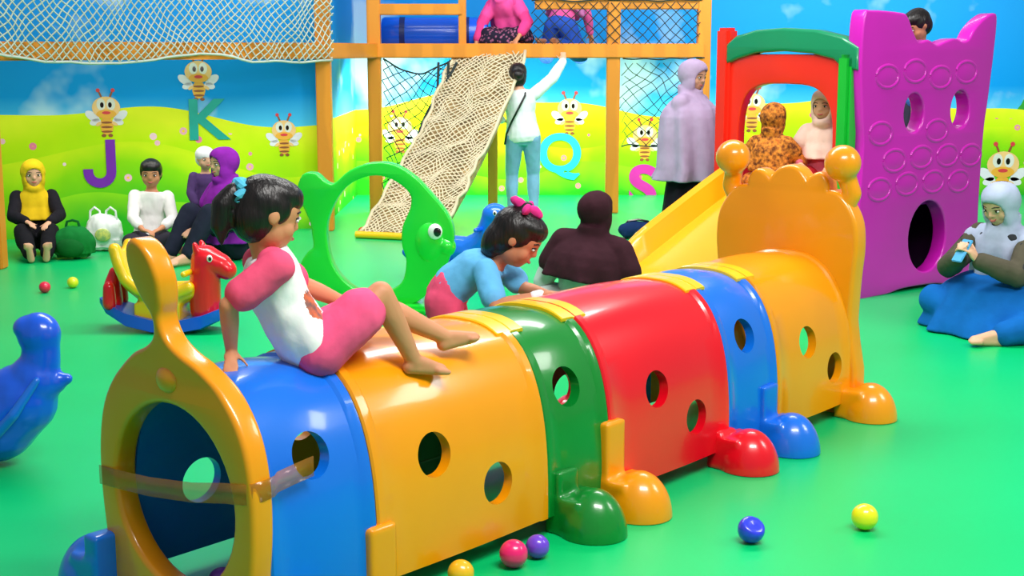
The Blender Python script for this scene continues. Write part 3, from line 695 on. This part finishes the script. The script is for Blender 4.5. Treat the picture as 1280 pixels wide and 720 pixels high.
    def leg(s, bm, i, e=0, f=2.0, fe=0.0):
        H = s.H * s.g; A, B, Cc = s.hip[i], s.kn[i], s.an[i]; fu = min(f, 1)
        add_cap(bm, A, .054 * H + e, A + (B - A) * fu, (.054 - .019 * fu) * H + e + fe)
        if f > 1:
            q = f - 1; add_cap(bm, B, .035 * H + e, B + (Cc - B) * min(q, .3), .0345 * H + e)
            if q > .3: add_cap(bm, B + (Cc - B) * .3, .0345 * H + e, B + (Cc - B) * q, (.0345 - .0125 * (q - .3) / .7) * H + e)
    def foot(s, bm, i, e=0):
        H = s.H; a = s.an[i]; sd = (a - s.kn[i]).normalized(); fd = s.fd[i]; dn = sd - fd * sd.dot(fd)
        dn = dn.normalized() if dn.length > .1 else V((0, 0, -1))
        heel = a + dn * .016 * H - fd * .012 * H; b = heel + fd * .095 * H + dn * .004 * H; sdv = fd.cross(dn).normalized()
        add_cap(bm, a, .022 * H + e, heel, .022 * H + e); add_cap(bm, a + fd * .015 * H, .02 * H + e, b, .017 * H + e); add_cap(bm, heel, .021 * H + e, b, .018 * H + e)
        for k, (o, r, ln) in enumerate(((-.019, .0088, .028), (-.008, .0072, .028), (.002, .0068, .025), (.011, .0064, .021), (.019, .006, .016))):
            o = o if i == 1 else -o
            p = b + sdv * o * H - fd * .01 * H; add_cap(bm, p, (r + .003) * H + e, p + fd * ln * H + dn * .003 * H, r * H + e)
    def hand(s, bm, i):
        L = .105 * s.H; w_ = s.wr[i]; d = s.hd[i]; n = s.pn[i] - d * s.pn[i].dot(d); n = n.normalized() if n.length > .05 else V((0, 0, -1)); sd = d.cross(n).normalized(); ts = -1 if i == 0 else 1
        M3 = Matrix((sd, d, n)).transposed(); pc = w_ + d * .26 * L
        add_ell(bm, pc, (.2 * L, .3 * L, .1 * L), M3); add_cap(bm, w_, .115 * L, pc, .12 * L)
        for k, (o, ln) in enumerate(((.15, .42), (.05, .47), (-.05, .44), (-.145, .34))):
            p = w_ + d * .47 * L + sd * (o * ts) * L; dd = d + sd * (o * ts) * .6; dd.normalize(); r = .05 * L
            for q in (.42, .32, .26):
                a = s.cu[i]; dd = (dd * cos(a) + n * sin(a)).normalized(); p2 = p + dd * ln * q * L; add_cap(bm, p, r, p2, r * .92, 8); p = p2; r *= .92
        p = w_ + d * .14 * L + sd * ts * .14 * L + n * .03 * L; dd = (d * .7 + sd * ts * .7 + n * .25).normalized()
        p2 = p + dd * .24 * L; add_cap(bm, p, .07 * L, p2, .056 * L, 8); dd = (dd + d * .4 + n * .25 * s.cu[i]).normalized(); add_cap(bm, p2, .055 * L, p2 + dd * .2 * L, .045 * L, 8)
    def body(s, eyes=True, child=False, smile=0):
        hh = s.hh; bm = bmesh.new(); s.torso(bm)
        for i in (0, 1):
            s.arm(bm, i); s.hand(bm, i); s.leg(bm, i); s.foot(bm, i)
        add_cap(bm, s.C(.95), (.19 if child else .23) * hh, s.h(0, -.06, -.25), (.19 if child else .23) * hh)
        add_ell(bm, s.h(0, -.02, .1), (.365 * hh, .44 * hh, .4 * hh), s.R3, 28, 18)
        if child:
            add_ell(bm, s.h(0, .07, -.17), (.31 * hh, .315 * hh, .29 * hh), s.R3, 28, 18); add_ell(bm, s.h(0, .2, -.34), (.12 * hh, .13 * hh, .1 * hh), s.R3)
            for k in (1, -1): add_ell(bm, s.h(k * .17, .2, -.14), (.14 * hh, .14 * hh, .15 * hh), s.R3)
        else:
            add_ell(bm, s.h(0, .08, -.2), (.285 * hh, .30 * hh, .3 * hh), s.R3, 28, 18); add_ell(bm, s.h(0, .2, -.36), (.13 * hh, .14 * hh, .12 * hh), s.R3)
            for k in (1, -1): add_ell(bm, s.h(k * .17, .22, -.13), (.13 * hh, .13 * hh, .14 * hh), s.R3)
        for k in (1, -1): add_ell(bm, s.h(k * .365, -.03, 0), (.035 * hh, .075 * hh, .11 * hh), s.R3)
        add_cap(bm, s.h(0, .385, .02), .035 * hh, s.h(0, .415 if child else .44, -.09), .045 * hh, 8)
        for k in (1, -1): add_ell(bm, s.h(k * .045, .39, -.1), .036 * hh)
        add_ell(bm, s.h(0, .36, -.235), (.09 * hh, .045 * hh, .035 * hh), s.R3)
        vox(bm, 'body', s.skin, s.root, s.vs, 4)
        if eyes:
            for k in (1, -1):
                bm = bmesh.new(); add_ell(bm, s.h(k * .155, .350, .01), (.06 * hh, .036 * hh, .028 * hh), s.R3); e = build('eye', bm, EYEW, s.root)
                bm = bmesh.new(); add_ell(bm, s.h(k * .152, .368, .01), (.036 * hh, .022 * hh, .030 * hh), s.R3); build('iris', bm, IRIS, e)
                bm = bmesh.new(); add_tube(bm, [s.h(k * x, f_, z) for x, f_, z in ((.09, .388, .045), (.155, .378, .052), (.225, .325, .035))], .010 * hh, 6); build('eyelash', bm, HAIR, s.root)
                bm = bmesh.new(); add_tube(bm, [s.h(k * x, f_, z) for x, f_, z in ((.07, .402, .115), (.15, .385, .135), (.235, .325, .11))], .012 * hh, 6); build('eyebrow', bm, HAIR, s.root)
            bm = bmesh.new(); add_tube(bm, [s.h(x, f_, z) for x, f_, z in ((-.09, .357, -.225 + smile), (-.045, .39, -.242), (0, .4, -.247), (.045, .39, -.242), (.09, .357, -.225 + smile))], [.01 * hh, .022 * hh, .026 * hh, .022 * hh, .01 * hh], 8); build('mouth', bm, LIP, s.root)
        return s
    def hair(s, extra=None, m=HAIR, bangs=False, q=1.0):
        hh = s.hh; bm = bmesh.new(); add_ell(bm, s.h(0, -.07, .14), (.405 * hh * q, .45 * hh * q, .42 * hh * q), s.R3, 28, 18); add_ell(bm, s.h(0, -.17, -.02), (.385 * hh * q, .34 * hh * q, .4 * hh * q), s.R3, 28, 18)
        add_ell(bm, s.h(0, .03, .30), (.37 * hh * q, .415 * hh * q, .24 * hh * q), s.R3, 28, 18)
        if bangs:
            add_ell(bm, s.h(0, .2, .25), (.31 * hh, .235 * hh, .16 * hh), s.R3, 28, 18)
            for k in (1, -1): add_ell(bm, s.h(k * .31, .05, .12), (.075 * hh, .15 * hh, .2 * hh), s.R3)
        if extra: extra(bm)
        return vox(bm, 'hair', m, s.root, .006, 4, wr=.0012, wf=60, wz=.12)
    def hijab(s, m, drape=.75, wide=1.0, long=0.0, deep=1.0, wr=.004, fold=.05, arms=.5, ae=.024):
        hh = s.hh; bm = bmesh.new(); add_ell(bm, s.h(0, -.06, .07), (.45 * hh, .49 * hh, .475 * hh), s.R3, 28, 18); add_ell(bm, s.h(0, .0, .25), (.39 * hh, .46 * hh, .31 * hh), s.R3, 28, 18)
        for k in (1, -1): add_ell(bm, s.h(k * .26, .06, -.2), (.15 * hh, .27 * hh, .38 * hh), s.R3)
        add_ell(bm, s.h(0, .02, -.5), (.38 * hh, .42 * hh, .25 * hh), s.R3)
        H = s.H
        c0 = s.h(0, -.05, -.38); rg = [ringf(c0, s.l, s.f, .38 * hh, .42 * hh, 0)]
        rg.append(ringf(s.C(.99) + s.S * .01, s.L, s.Fw, .062 * H, .060 * H, .01, 7))
        for t, a, b, q, f_ in ((.93, .098, .070, .25, .15), (.87, .116, .078, .5, .3), (.78, .128, .086, .75, .5), (.66, .136, .092, .9, .8)):
            if t > .82 - drape + .1: rg.append(ringf(s.C(t), s.L, s.Fw, a * H * (1 + (wide - 1) * q), b * H * (1 + (deep - 1) * q), fold * f_, 7, .2))
        bot = .82 - drape; mid = min(.55, .82 - drape * .5)
        if mid > bot + .05: rg.append(ringf(s.C(mid) + s.Fw * .01, s.L, s.Fw, .142 * H * wide, .098 * H * deep, fold, 7, .3))
        rg.append(ringf(s.C(bot) + s.Fw * .02, s.L, s.Fw, .15 * H * wide, .105 * H * deep, fold * 1.5, 7, .5))
        if long: rg.append(ringf(s.C(bot) + V((0, 0, -long)), s.L, s.Fw, .154 * H * wide, .112 * H * deep, fold * 1.8, 7, .6))
        add_loft(bm, rg)
        if arms:
            for i in (0, 1): add_cap(bm, s.C(.93), .045 * H, s.sh[i] - s.S * .004 * H, .034 * H * s.g + ae - .004); add_cap(bm, s.sh[i] - s.S * .004 * H, .034 * H * s.g + ae - .004, s.sh[i].lerp(s.el[i], arms), (.034 - .006 * arms) * H * s.g + ae)
        def cut(me):
            b = bmesh.new(); b.from_mesh(me); A, B, zc = .285, .335, -.06
            def loc(p):
                d = (p - s.hc) / hh; return d.dot(s.l), d.dot(s.f), d.dot(s.u)
            kill = []
            for f in b.faces:
                x, y, z = loc(f.calc_center_median())
                if y > .12 and (x / A) ** 2 + ((z - zc) / B) ** 2 < 1: kill.append(f)
            bmesh.ops.delete(b, geom=kill, context='FACES')
            for v in b.verts:
                if v.is_boundary:
                    x, y, z = loc(v.co); r = sqrt((x / A) ** 2 + ((z - zc) / B) ** 2)
                    if r > .3: v.co += (s.l * (x / r - x) + s.u * ((z - zc) / r - (z - zc))) * hh - s.f * .03 * hh
            b.to_mesh(me); b.free()
        return vox(bm, 'headscarf', m, s.root, .008, 6, wr=wr, wf=16, wz=.25, post=cut)
    def top(s, m, sleeve=2.0, e=.012, t0=-.12, name='shirt', wr=.004, spots=None, sl_m=None, kx=1.0, fe=0):
        bm = bmesh.new(); s.torso(bm, e, t0, 1.0, kx)
        if sl_m is None:
            for i in (0, 1): s.arm(bm, i, e, sleeve, fe)
        o = vox(bm, name, m, s.root, .007, 5, wr=wr, wf=20, spots=spots, wz=.6)
        if sl_m:
            for i in (0, 1):
                bm = bmesh.new(); s.arm(bm, i, e * .75 + .003, sleeve, fe); add_ell(bm, s.sh[i] + (s.C(.93) - s.sh[i]) * .35, .034 * s.H * s.g + e * .7); vox(bm, 'sleeve', sl_m, s.root, .007, 5, wr=wr * .7, wf=20)
        return o
    def pants(s, m, f=1.95, e=.012, name='trousers', wr=.004, t1=.2, fe=0):
        bm = bmesh.new(); s.torso(bm, e * .8, -.2, t1)
        for i in (0, 1): s.leg(bm, i, e, f, fe)
        return vox(bm, name, m, s.root, .008, 4, wr=wr, wf=18)
    def skirt(s, m, pts, name='skirt', e=.03, f=1.9, wr=.01, vs=.011, sm=6, rings=None):
        bm = bmesh.new(); s.torso(bm, .02, -.2, .25)
        for i in (0, 1): s.leg(bm, i, e, f)
        for c, r in pts: add_ell(bm, c, r)
        if rings: add_loft(bm, [ringf(c, (1, 0, 0), (0, 1, 0), a, b, amp, 9, ph) for c, a, b, amp, ph in rings])
        return vox(bm, name, m, s.root, vs, sm, wr=wr, wf=13, floor=.002)

# 1 girl on the tunnel
PINK = cloth('hot_pink_cloth', (255, 92, 134)); WSH = cloth('white_shirt', (248, 242, 246), var=.05)
p = Human('girl in white and pink shirt sitting on the tunnel', (-.564, 3.788, .665), R(116), .99, .202, 1.04, SKIN, .005)
p.pose(P=p.w(AT(392, 432, 3.79)), N=p.w(AT(332, 314, 3.76)), curve=.025, look=p.wd((.9, .46, -.25)), headoff=p.wd((.02, 0, -.026)),
       hr=p.w(TP(.20, .02, .65)), er=p.wd((-.8, -.5, .1)), hdr=p.wd((.1, -.7, -.35)), pnr=(0, 0, -1), cr=.15,
       hl=p.w(AT(445, 385, 4.0)), el=p.wd((0, .8, -.4)),
       ar=p.w(AT(518, 452, 3.88)), kr=(0, 0, 1), fr=p.wd((.75, .3, -.1)), al=p.w(AT(558, 422, 4.0)), kl=(0, -.1, 1), fl=p.wd((.8, .35, .15)))
p.body(child=True)
p.top(WSH, .70, .019, sl_m=PINK, wr=.005, fe=.008, spots=[(p.C(.38) + p.Fw * .07 - p.L * .075, .056, mat('print_brown', (232, 110, 54), col2=(120, 86, 80), scale=40))])
p.pants(cloth('pink_shorts', (255, 92, 142)), .66, .017, 'shorts', fe=.013)
def tail(bm):
    add_chain(bm, [p.h(.02, -.38, .22), p.h(.02, -.52, .22), p.h(.02, -.62, .02), p.h(.02, -.60, -.26), p.h(.02, -.53, -.5)], [x * p.hh for x in (.11, .125, .155, .13, .025)])
p.hair(tail, bangs=True, q=.975)
bm = bmesh.new(); T = Matrix.Translation(p.h(.02, -.45, .22)) @ rotto(p.f)
pts = [T @ V((.030 * cos(t), .030 * sin(t), .007 * sin(5 * t))) for t in [2 * pi * i / 24 for i in range(25)]]; add_tube(bm, pts, .014, 8); build('hair_tie', bm, cloth('light_blue_tie', (90, 190, 226)), p.root)

# 2 toddler behind tunnel
p2 = Human('toddler in light blue shirt leaning over the tunnel', (-.2, 5.17, 0), R(88), 1.06, .212, 1.0, SKIN2, .0055)
p2.pose(P=p2.w(AT(556, 374, 5.15)), N=p2.w(AT(622, 328, 5.12)), curve=.03, look=p2.wd((.85, -.1, -.5)), headoff=p2.wd((.025, -.02, -.02)),
        hr=p2.w(AT(672, 370, 4.9)), er=p2.wd((-.3, -.6, -.6)), pnr=(0, 0, -1), hl=p2.w(AT(684, 368, 5.02)), el=p2.wd((0, .6, -.6)),
        al=p2.w((-.2, 5.25, .05)), ar=p2.w((-.24, 5.1, .05)), kl=(.1, -1, 0), kr=(-.1, -1, 0))
p2.body(child=True); p2.top(cloth('sky_shirt', (110, 196, 250)), .75, .014, .1, fe=.008); p2.pants(PINK, 1.9, .018, t1=.32)
p2.hair(lambda bm: (add_ell(bm, p2.h(0, -.3, -.16), (.37 * p2.hh, .24 * p2.hh, .4 * p2.hh), p2.R3), add_ell(bm, p2.h(0, -.12, .55), (.15 * p2.hh, .15 * p2.hh, .12 * p2.hh), p2.R3)), bangs=True)
bm = bmesh.new()
for k in (1, -1):
    add_ell(bm, p2.h(k * .2, -.10, .56), (.17 * p2.hh, .07 * p2.hh, .11 * p2.hh), p2.R3); add_ell(bm, p2.h(-.05, -.12 + k * .17, .57), (.07 * p2.hh, .16 * p2.hh, .10 * p2.hh), p2.R3)
vox(bm, 'hair_bow', cloth('magenta_bow', (240, 60, 156)), p2.root, .0055, 2, wr=.005, wf=34)
bm = bmesh.new(); d_ = (p2.wr[1] - p2.el[1]).normalized(); add_cap(bm, p2.wr[1] - d_ * .012, .021, p2.wr[1] + d_ * .008, .021); build('wristband', bm, WSH, p2.root)

def sit_cross(H): return dict(al=(-.12, -.17 * H, .06), ar=(.12, -.2 * H, .055), kl=(1, -.5, .25), kr=(-1, -.5, .25), fl=(-.9, -.3, 0), fr=(.9, -.3, 0))
def sit_up(H, x=.08, d=.27): return dict(al=(x, -d * H, .06), ar=(-x, -d * H - .03, .06), kl=(.15, -.3, 1), kr=(-.15, -.3, 1))
# 3
GREYC = cloth('pale_grey_cloth', (190, 204, 200))
q = Human('woman in dark brown headscarf and pale grey clothes sitting with back turned', (.36, 7.2, 0), R(160), 1.46, skin=SKIN2)
q.pose(P=(0, 0, .11), lean=(-.12, -.08), look=(-.25, -1, -.15), hl=(.22, -.16, .16), hr=(-.22, -.16, .16), el=(.6, .4, -1), er=(-.6, .4, -1), **sit_cross(1.46))
q.body(); q.top(GREYC, 1.95, .022, kx=1.06); q.skirt(GREYC, [((0, -.05, .1), (.30, .2, .12)), ((-.05, -.2, .08), (.33, .17, .08)), ((.16, -.02, .13), (.24, .2, .16))]); q.hijab(cloth('dark_brown_scarf', (58, 28, 38)), .34, 1.12, deep=1.45, arms=.5, ae=.036)
# 4
q = Human('standing woman in long lilac headscarf and black dress by the slide', (1.27, 10.05, 0), R(56), 1.47, .215, skin=SKIN3)
q.pose(P=(0, 0, .74), look=(-.1, -1, -.2), hl=(.12, -.03, .68), hr=(-.12, -.03, .68), el=(.3, 1, 0), er=(-.3, 1, 0), al=(.08, 0, .06), ar=(-.08, .03, .06))
q.body(); q.top(cloth('black_dress_top', (30, 26, 34)), 1.9)
bm = bmesh.new(); add_loft(bm, [ringf((0, 0, z), (1, 0, 0), (0, 1, 0), a, b, f_, 8) for z, a, b, f_ in ((.07, .26, .22, .06), (.3, .22, .19, .05), (.6, .18, .15, .03), (.82, .15, .12, 0), (.95, .13, .1, 0))]); vox(bm, 'dress', cloth('black_dress', (30, 26, 36)), q.root, .011, 4, wr=.006, wf=9, wz=.2)
q.hijab(cloth('lilac_scarf', (186, 164, 198)), 1.0, 1.22, .08, 1.55, fold=.06)
# 5
q = Human('woman in white shirt and jeans climbing up beside the ramp', (.1, 12.62, 0), R(182), 1.44, .2, skin=SKIN3)
q.pose(P=(0, 0, .72), N=q.w(AT(648, 112, 12.66)), look=(0, -1, .2), hr=q.w(AT(706, 74, 12.88)), er=(-1, .2, -.2), hl=q.w(AT(628, 150, 12.72)), el=(1, .3, -.5), hdr=(0, -.5, .8), al=(.1, .0, .06), ar=(-.1, -.05, .06))
q.body(); q.top(cloth('white_longsleeve', (234, 240, 244), var=.08), 1.95, .016, -.1); q.pants(cloth('light_jeans', (136, 186, 226)), 1.95, .009)
q.hair(lambda bm: (add_ell(bm, q.h(0, -.48, .1), .24 * q.hh), add_ell(bm, q.h(0, -.25, -.15), (.36 * q.hh, .24 * q.hh, .36 * q.hh), q.R3)))
bm = bmesh.new(); add_tube(bm, [q.C(t) + q.L * x - q.Fw * f_ for t, x, f_ in ((.96, -.06, .03), (.85, -.05, .115), (.6, .02, .115), (.35, .09, .112), (.1, .15, .07), (-.1, .17, .02))], .010, 6); build('bag_strap', bm, BLACK, q.root)
# 6, 7 : crouching at the edge of the platform
FLOR = cloth('black_floral', (36, 32, 50), col2=(150, 90, 120), tex='voronoi', scale=32)
q = Human('person in pink scarf and black floral clothes crouching on the platform edge', (gx(640, 13.35), 13.35, 1.5), R(-25), 1.3, .19)
q.pose(P=(0, .08, .13), lean=(-.1, -.75), curve=.04, look=(0, -1, -.4), hl=(.2, -.28, .12), hr=(-.24, -.30, .03), er=(-1, 0, .4), **sit_cross(1.3))
q.body(); q.top(cloth('pink_blouse', (240, 70, 146)), 1.7, .024); q.skirt(FLOR, [((0, -.05, .1), (.24, .2, .11)), ((-.12, -.16, .08), (.2, .15, .08))], 'dress', .03, 1.8); q.hijab(cloth('pink_scarf', (248, 84, 164)), .45, 1.0)
q = Human('person in pink top and blue trousers kneeling on the platform', (gx(700, 13.6), 13.6, 1.5), R(150), 1.3, .19)
q.pose(P=(0, 0, .22), lean=(0, -.6), curve=.03, look=(0, -1, -.2), hl=(.16, -.34, .1), hr=(-.16, -.34, .1), al=(.09, .2, .06), ar=(-.09, .2, .06), kl=(.3, -1, -.3), kr=(-.3, -1, -.3), fl=(0, 1, 0), fr=(0, 1, 0))
q.body(); q.top(cloth('pink_top', (236, 100, 170)), 1.9, .016); q.pants(cloth('blue_trousers', (50, 96, 206)), 1.9, .03); q.hijab(cloth('mauve_scarf', (200, 120, 180)), .5)
# 8
LEO = cloth('brown_print_scarf', (226, 136, 52), col2=(96, 50, 30), scale=42)
b8 = MC @ V((-.14, .62, .6))
q = Human('child in brown and orange patterned headscarf at top of slide', b8, R(150), .92, .185, 1.1)
q.pose(P=(0, 0, .08), look=(0, -1, -.2), lean=(0, -.1), hl=(.13, -.18, .15), hr=(-.13, -.18, .15), **sit_cross(.92))
q.body(); q.top(cloth('orange_print_dress', (232, 132, 46), col2=(130, 62, 34), scale=34), 1.9, .018, kx=1.05); q.skirt(MATS['orange_print_dress'], [((0, -.06, .08), (.2, .17, .08))], 'dress', .02, 1.85); q.hijab(LEO, .6, 1.05, deep=1.15)
# 9
b9 = MC @ V((.19, .47, .6))
q = Human('child in pale peach headscarf sitting inside the castle tower', b9, R(-25), 1.02, .195, 1.05, SKIN3)
q.pose(P=(0, 0, .12), look=(-.15, -1, -.05), hl=(.1, -.2, .2), hr=(-.1, -.2, .2), **sit_cross(1.0))
q.body(child=True); q.top(cloth('rose_top', (226, 110, 130)), 1.9, .016); q.pants(cloth('red_trousers', (200, 44, 54))); q.hijab(cloth('pale_peach_scarf', (250, 216, 198)), .5, 1.0, deep=1.1)
# 10
b10 = MC @ V((1.0, .36, .6))
q = Human('boy in blue shirt looking down from the castle top', b10, R(-48), 1.18, .2, 1.08, SKIN2)
q.pose(P=(0, 0, .58), lean=(0, -.18), look=(-.3, -.9, -.5), hl=(.17, -.17, .86), hr=(-.17, -.17, .86), al=(.07, 0, .05), ar=(-.07, 0, .05))
q.body(child=True); q.top(cloth('boy_blue', (70, 140, 214)), .7, .014); q.pants(cloth('boy_grey', (60, 66, 80)), 1.9); q.hair()
# 11
q11 = q = Human('seated woman in pale blue-grey headscarf and blue skirt holding a phone', (2.72, 7.52, 0), R(-52), 1.5, .222, 1.04, SKIN3, .006)
ph = q.w(AT(1204, 318, 7.28))
q.pose(P=(0, 0, .11), lean=(-.02, -.24), curve=.05, look=tuple((ph - V((0, .02, .64))).normalized()), hl=ph + V((.055, .05, -.03)), hr=ph + V((-.055, .05, -.03)), el=(1, .3, -.8), er=(-1, .3, -.8), hdl=(-.25, -.5, .7), hdr=(.25, -.5, .7), pnl=(-1, -.2, 0), pnr=(1, -.2, 0), cl=.55, cr=.55,
       al=q.w(G(1246, 432) + V((0, 0, .05))), ar=(.04, -.32, .055), kl=(1, -.2, .1), kr=(-1, -.5, .25), fl=(-.5, -1, .1), fr=(.6, -.8, 0))
q.body(smile=.03); q.top(cloth('dark_jacket', (52, 54, 58)), 1.0, .026, kx=1.14)
for i in (0, 1):
    bm = bmesh.new(); q.arm(bm, i, .028, 1.9); vox(bm, 'sleeve', cloth('olive_sleeve', (84, 80, 66)), q.root, .007, 5, wr=.004, wf=20)
q.skirt(cloth('denim_blue_skirt', (12, 102, 184)), [], e=.03, f=1.88, wr=.003, sm=10, vs=.009,
        rings=[((0, 0, .32), .16, .14, 0, 0), ((0, -.06, .29), .24, .20, .01, 0), ((0, -.10, .24), .31, .25, .02, .4), ((0, -.12, .15), .36, .28, .035, .6), ((0, -.14, .06), .39, .31, .05, .8), ((0, -.14, .015), .41, .33, .06, .9), ((0, -.14, .004), .415, .335, .06, .9)])
q.hijab(cloth('blue_grey_scarf', (172, 182, 208)), .66, .98, deep=1.3, fold=.07, arms=.12)
phn = tag(empty('phone', q.M @ (ph + V((0, -.01, .02))), R(-64)), 'pale blue smartphone held in both hands by the seated woman', 'phone')
bm = bmesh.new(); Mr = Matrix.Rotation(R(-35), 4, 'X'); add_box(bm, (0, 0, 0), (.07, .012, .135), Mr, .004); build('phone_body', bm, plastic('pale_blue_phone', (84, 172, 226)), phn)
bm = bmesh.new(); add_box(bm, Mr @ V((0, .0068, .0)), (.062, .001, .115), Mr); build('screen', bm, mat('screen_dark', (40, 120, 150), rough=.1), phn)
bm = bmesh.new(); add_ell(bm, Mr @ V((.020, -.008, .048)), (.006, .003, .006)); build('camera_lens', bm, BLACK, phn)
# 12-15
q = Human('woman in yellow headscarf and black clothes sitting by the left post', (gx(40, 10.35), 10.35, 0), R(18), 1.22, .2, skin=SKIN3)
q.pose(P=(0, 0, .1), lean=(0, .1), curve=.03, look=(.1, -1, -.1), hl=(.1, -.26, .26), hr=(-.06, -.26, .27), al=(.07, -.5, .05), ar=(-.04, -.5, .05), kl=(.3, -.2, 1), kr=(-.3, -.2, 1), fl=(.1, -.4, .9), fr=(-.1, -.4, .9))
q.body(); q.top(cloth('black_top', (30, 28, 36)), 1.9, .018); q.pants(cloth('black_pants', (28, 28, 34)), 1.88, .02); q.hijab(cloth('yellow_scarf', (232, 194, 30)), .42, .92, arms=0)
q13 = q = Human('boy with short black hair in white shirt sitting cross-legged against the wall', (gx(184, 10.4), 10.4, 0), R(14), 1.2, .205, .98, SKIN)
q.pose(P=(0, 0, .1), lean=(.06, .04), curve=.04, look=(-.1, -1, -.12), hl=(.07, -.22, .20), hr=(-.05, -.24, .20), hdl=(-.6, -.5, -.2), hdr=(.6, -.5, -.1), cl=.4, cr=.4, **sit_cross(1.15))
q.body(child=True); q.top(cloth('white_plain', (242, 238, 236), var=.08), 1.6, .016); q.pants(cloth('charcoal_pants', (52, 50, 62)), 1.85, .018); q.hair(bangs=True)
q = Human('small toddler in white cap standing beside the purple scarf woman', (gx(256, 10.5), 10.5, 0), R(25), .76, .165, 1.15, skin=SKIN3)
q.pose(P=(0, 0, .36), look=(.1, -1, -.05), hl=(.1, -.1, .36), hr=(-.1, -.1, .36), al=(.06, 0, .035), ar=(-.06, 0, .035))
q.body(child=True); q.top(cloth('maroon_top', (84, 60, 110)), 1.9, .014); q.pants(MATS['black_pants'])
bm = bmesh.new(); add_ell(bm, q.h(0, -.06, .2), (.44 * q.hh, .49 * q.hh, .38 * q.hh), q.R3); add_ell(bm, q.h(0, -.18, .0), (.41 * q.hh, .34 * q.hh, .4 * q.hh), q.R3); vox(bm, 'cap', cloth('white_cap', (236, 232, 236)), q.root, .007, 4)
q = Human('woman in purple headscarf and dark clothes sitting sideways at left', (gx(284, 10.1), 10.1, 0), R(-48), 1.5, .222, skin=SKIN3)
q.pose(P=(0, 0, .1), lean=(0, -.02), look=(-.05, -1, -.05), hl=(.1, -.26, .24), hr=(-.1, -.26, .24), **sit_up(1.36, .1, .3))
q.body(); q.top(cloth('plum_dark', (48, 40, 64)), 1.9, .018); q.pants(cloth('dark_navy', (36, 40, 58)), 1.9, .02); q.hijab(cloth('violet_scarf', (150, 40, 176)), .75, 1.1, deep=1.15)

for o in PEND: COL.objects.link(o)
print('DONE', len(bpy.data.objects))
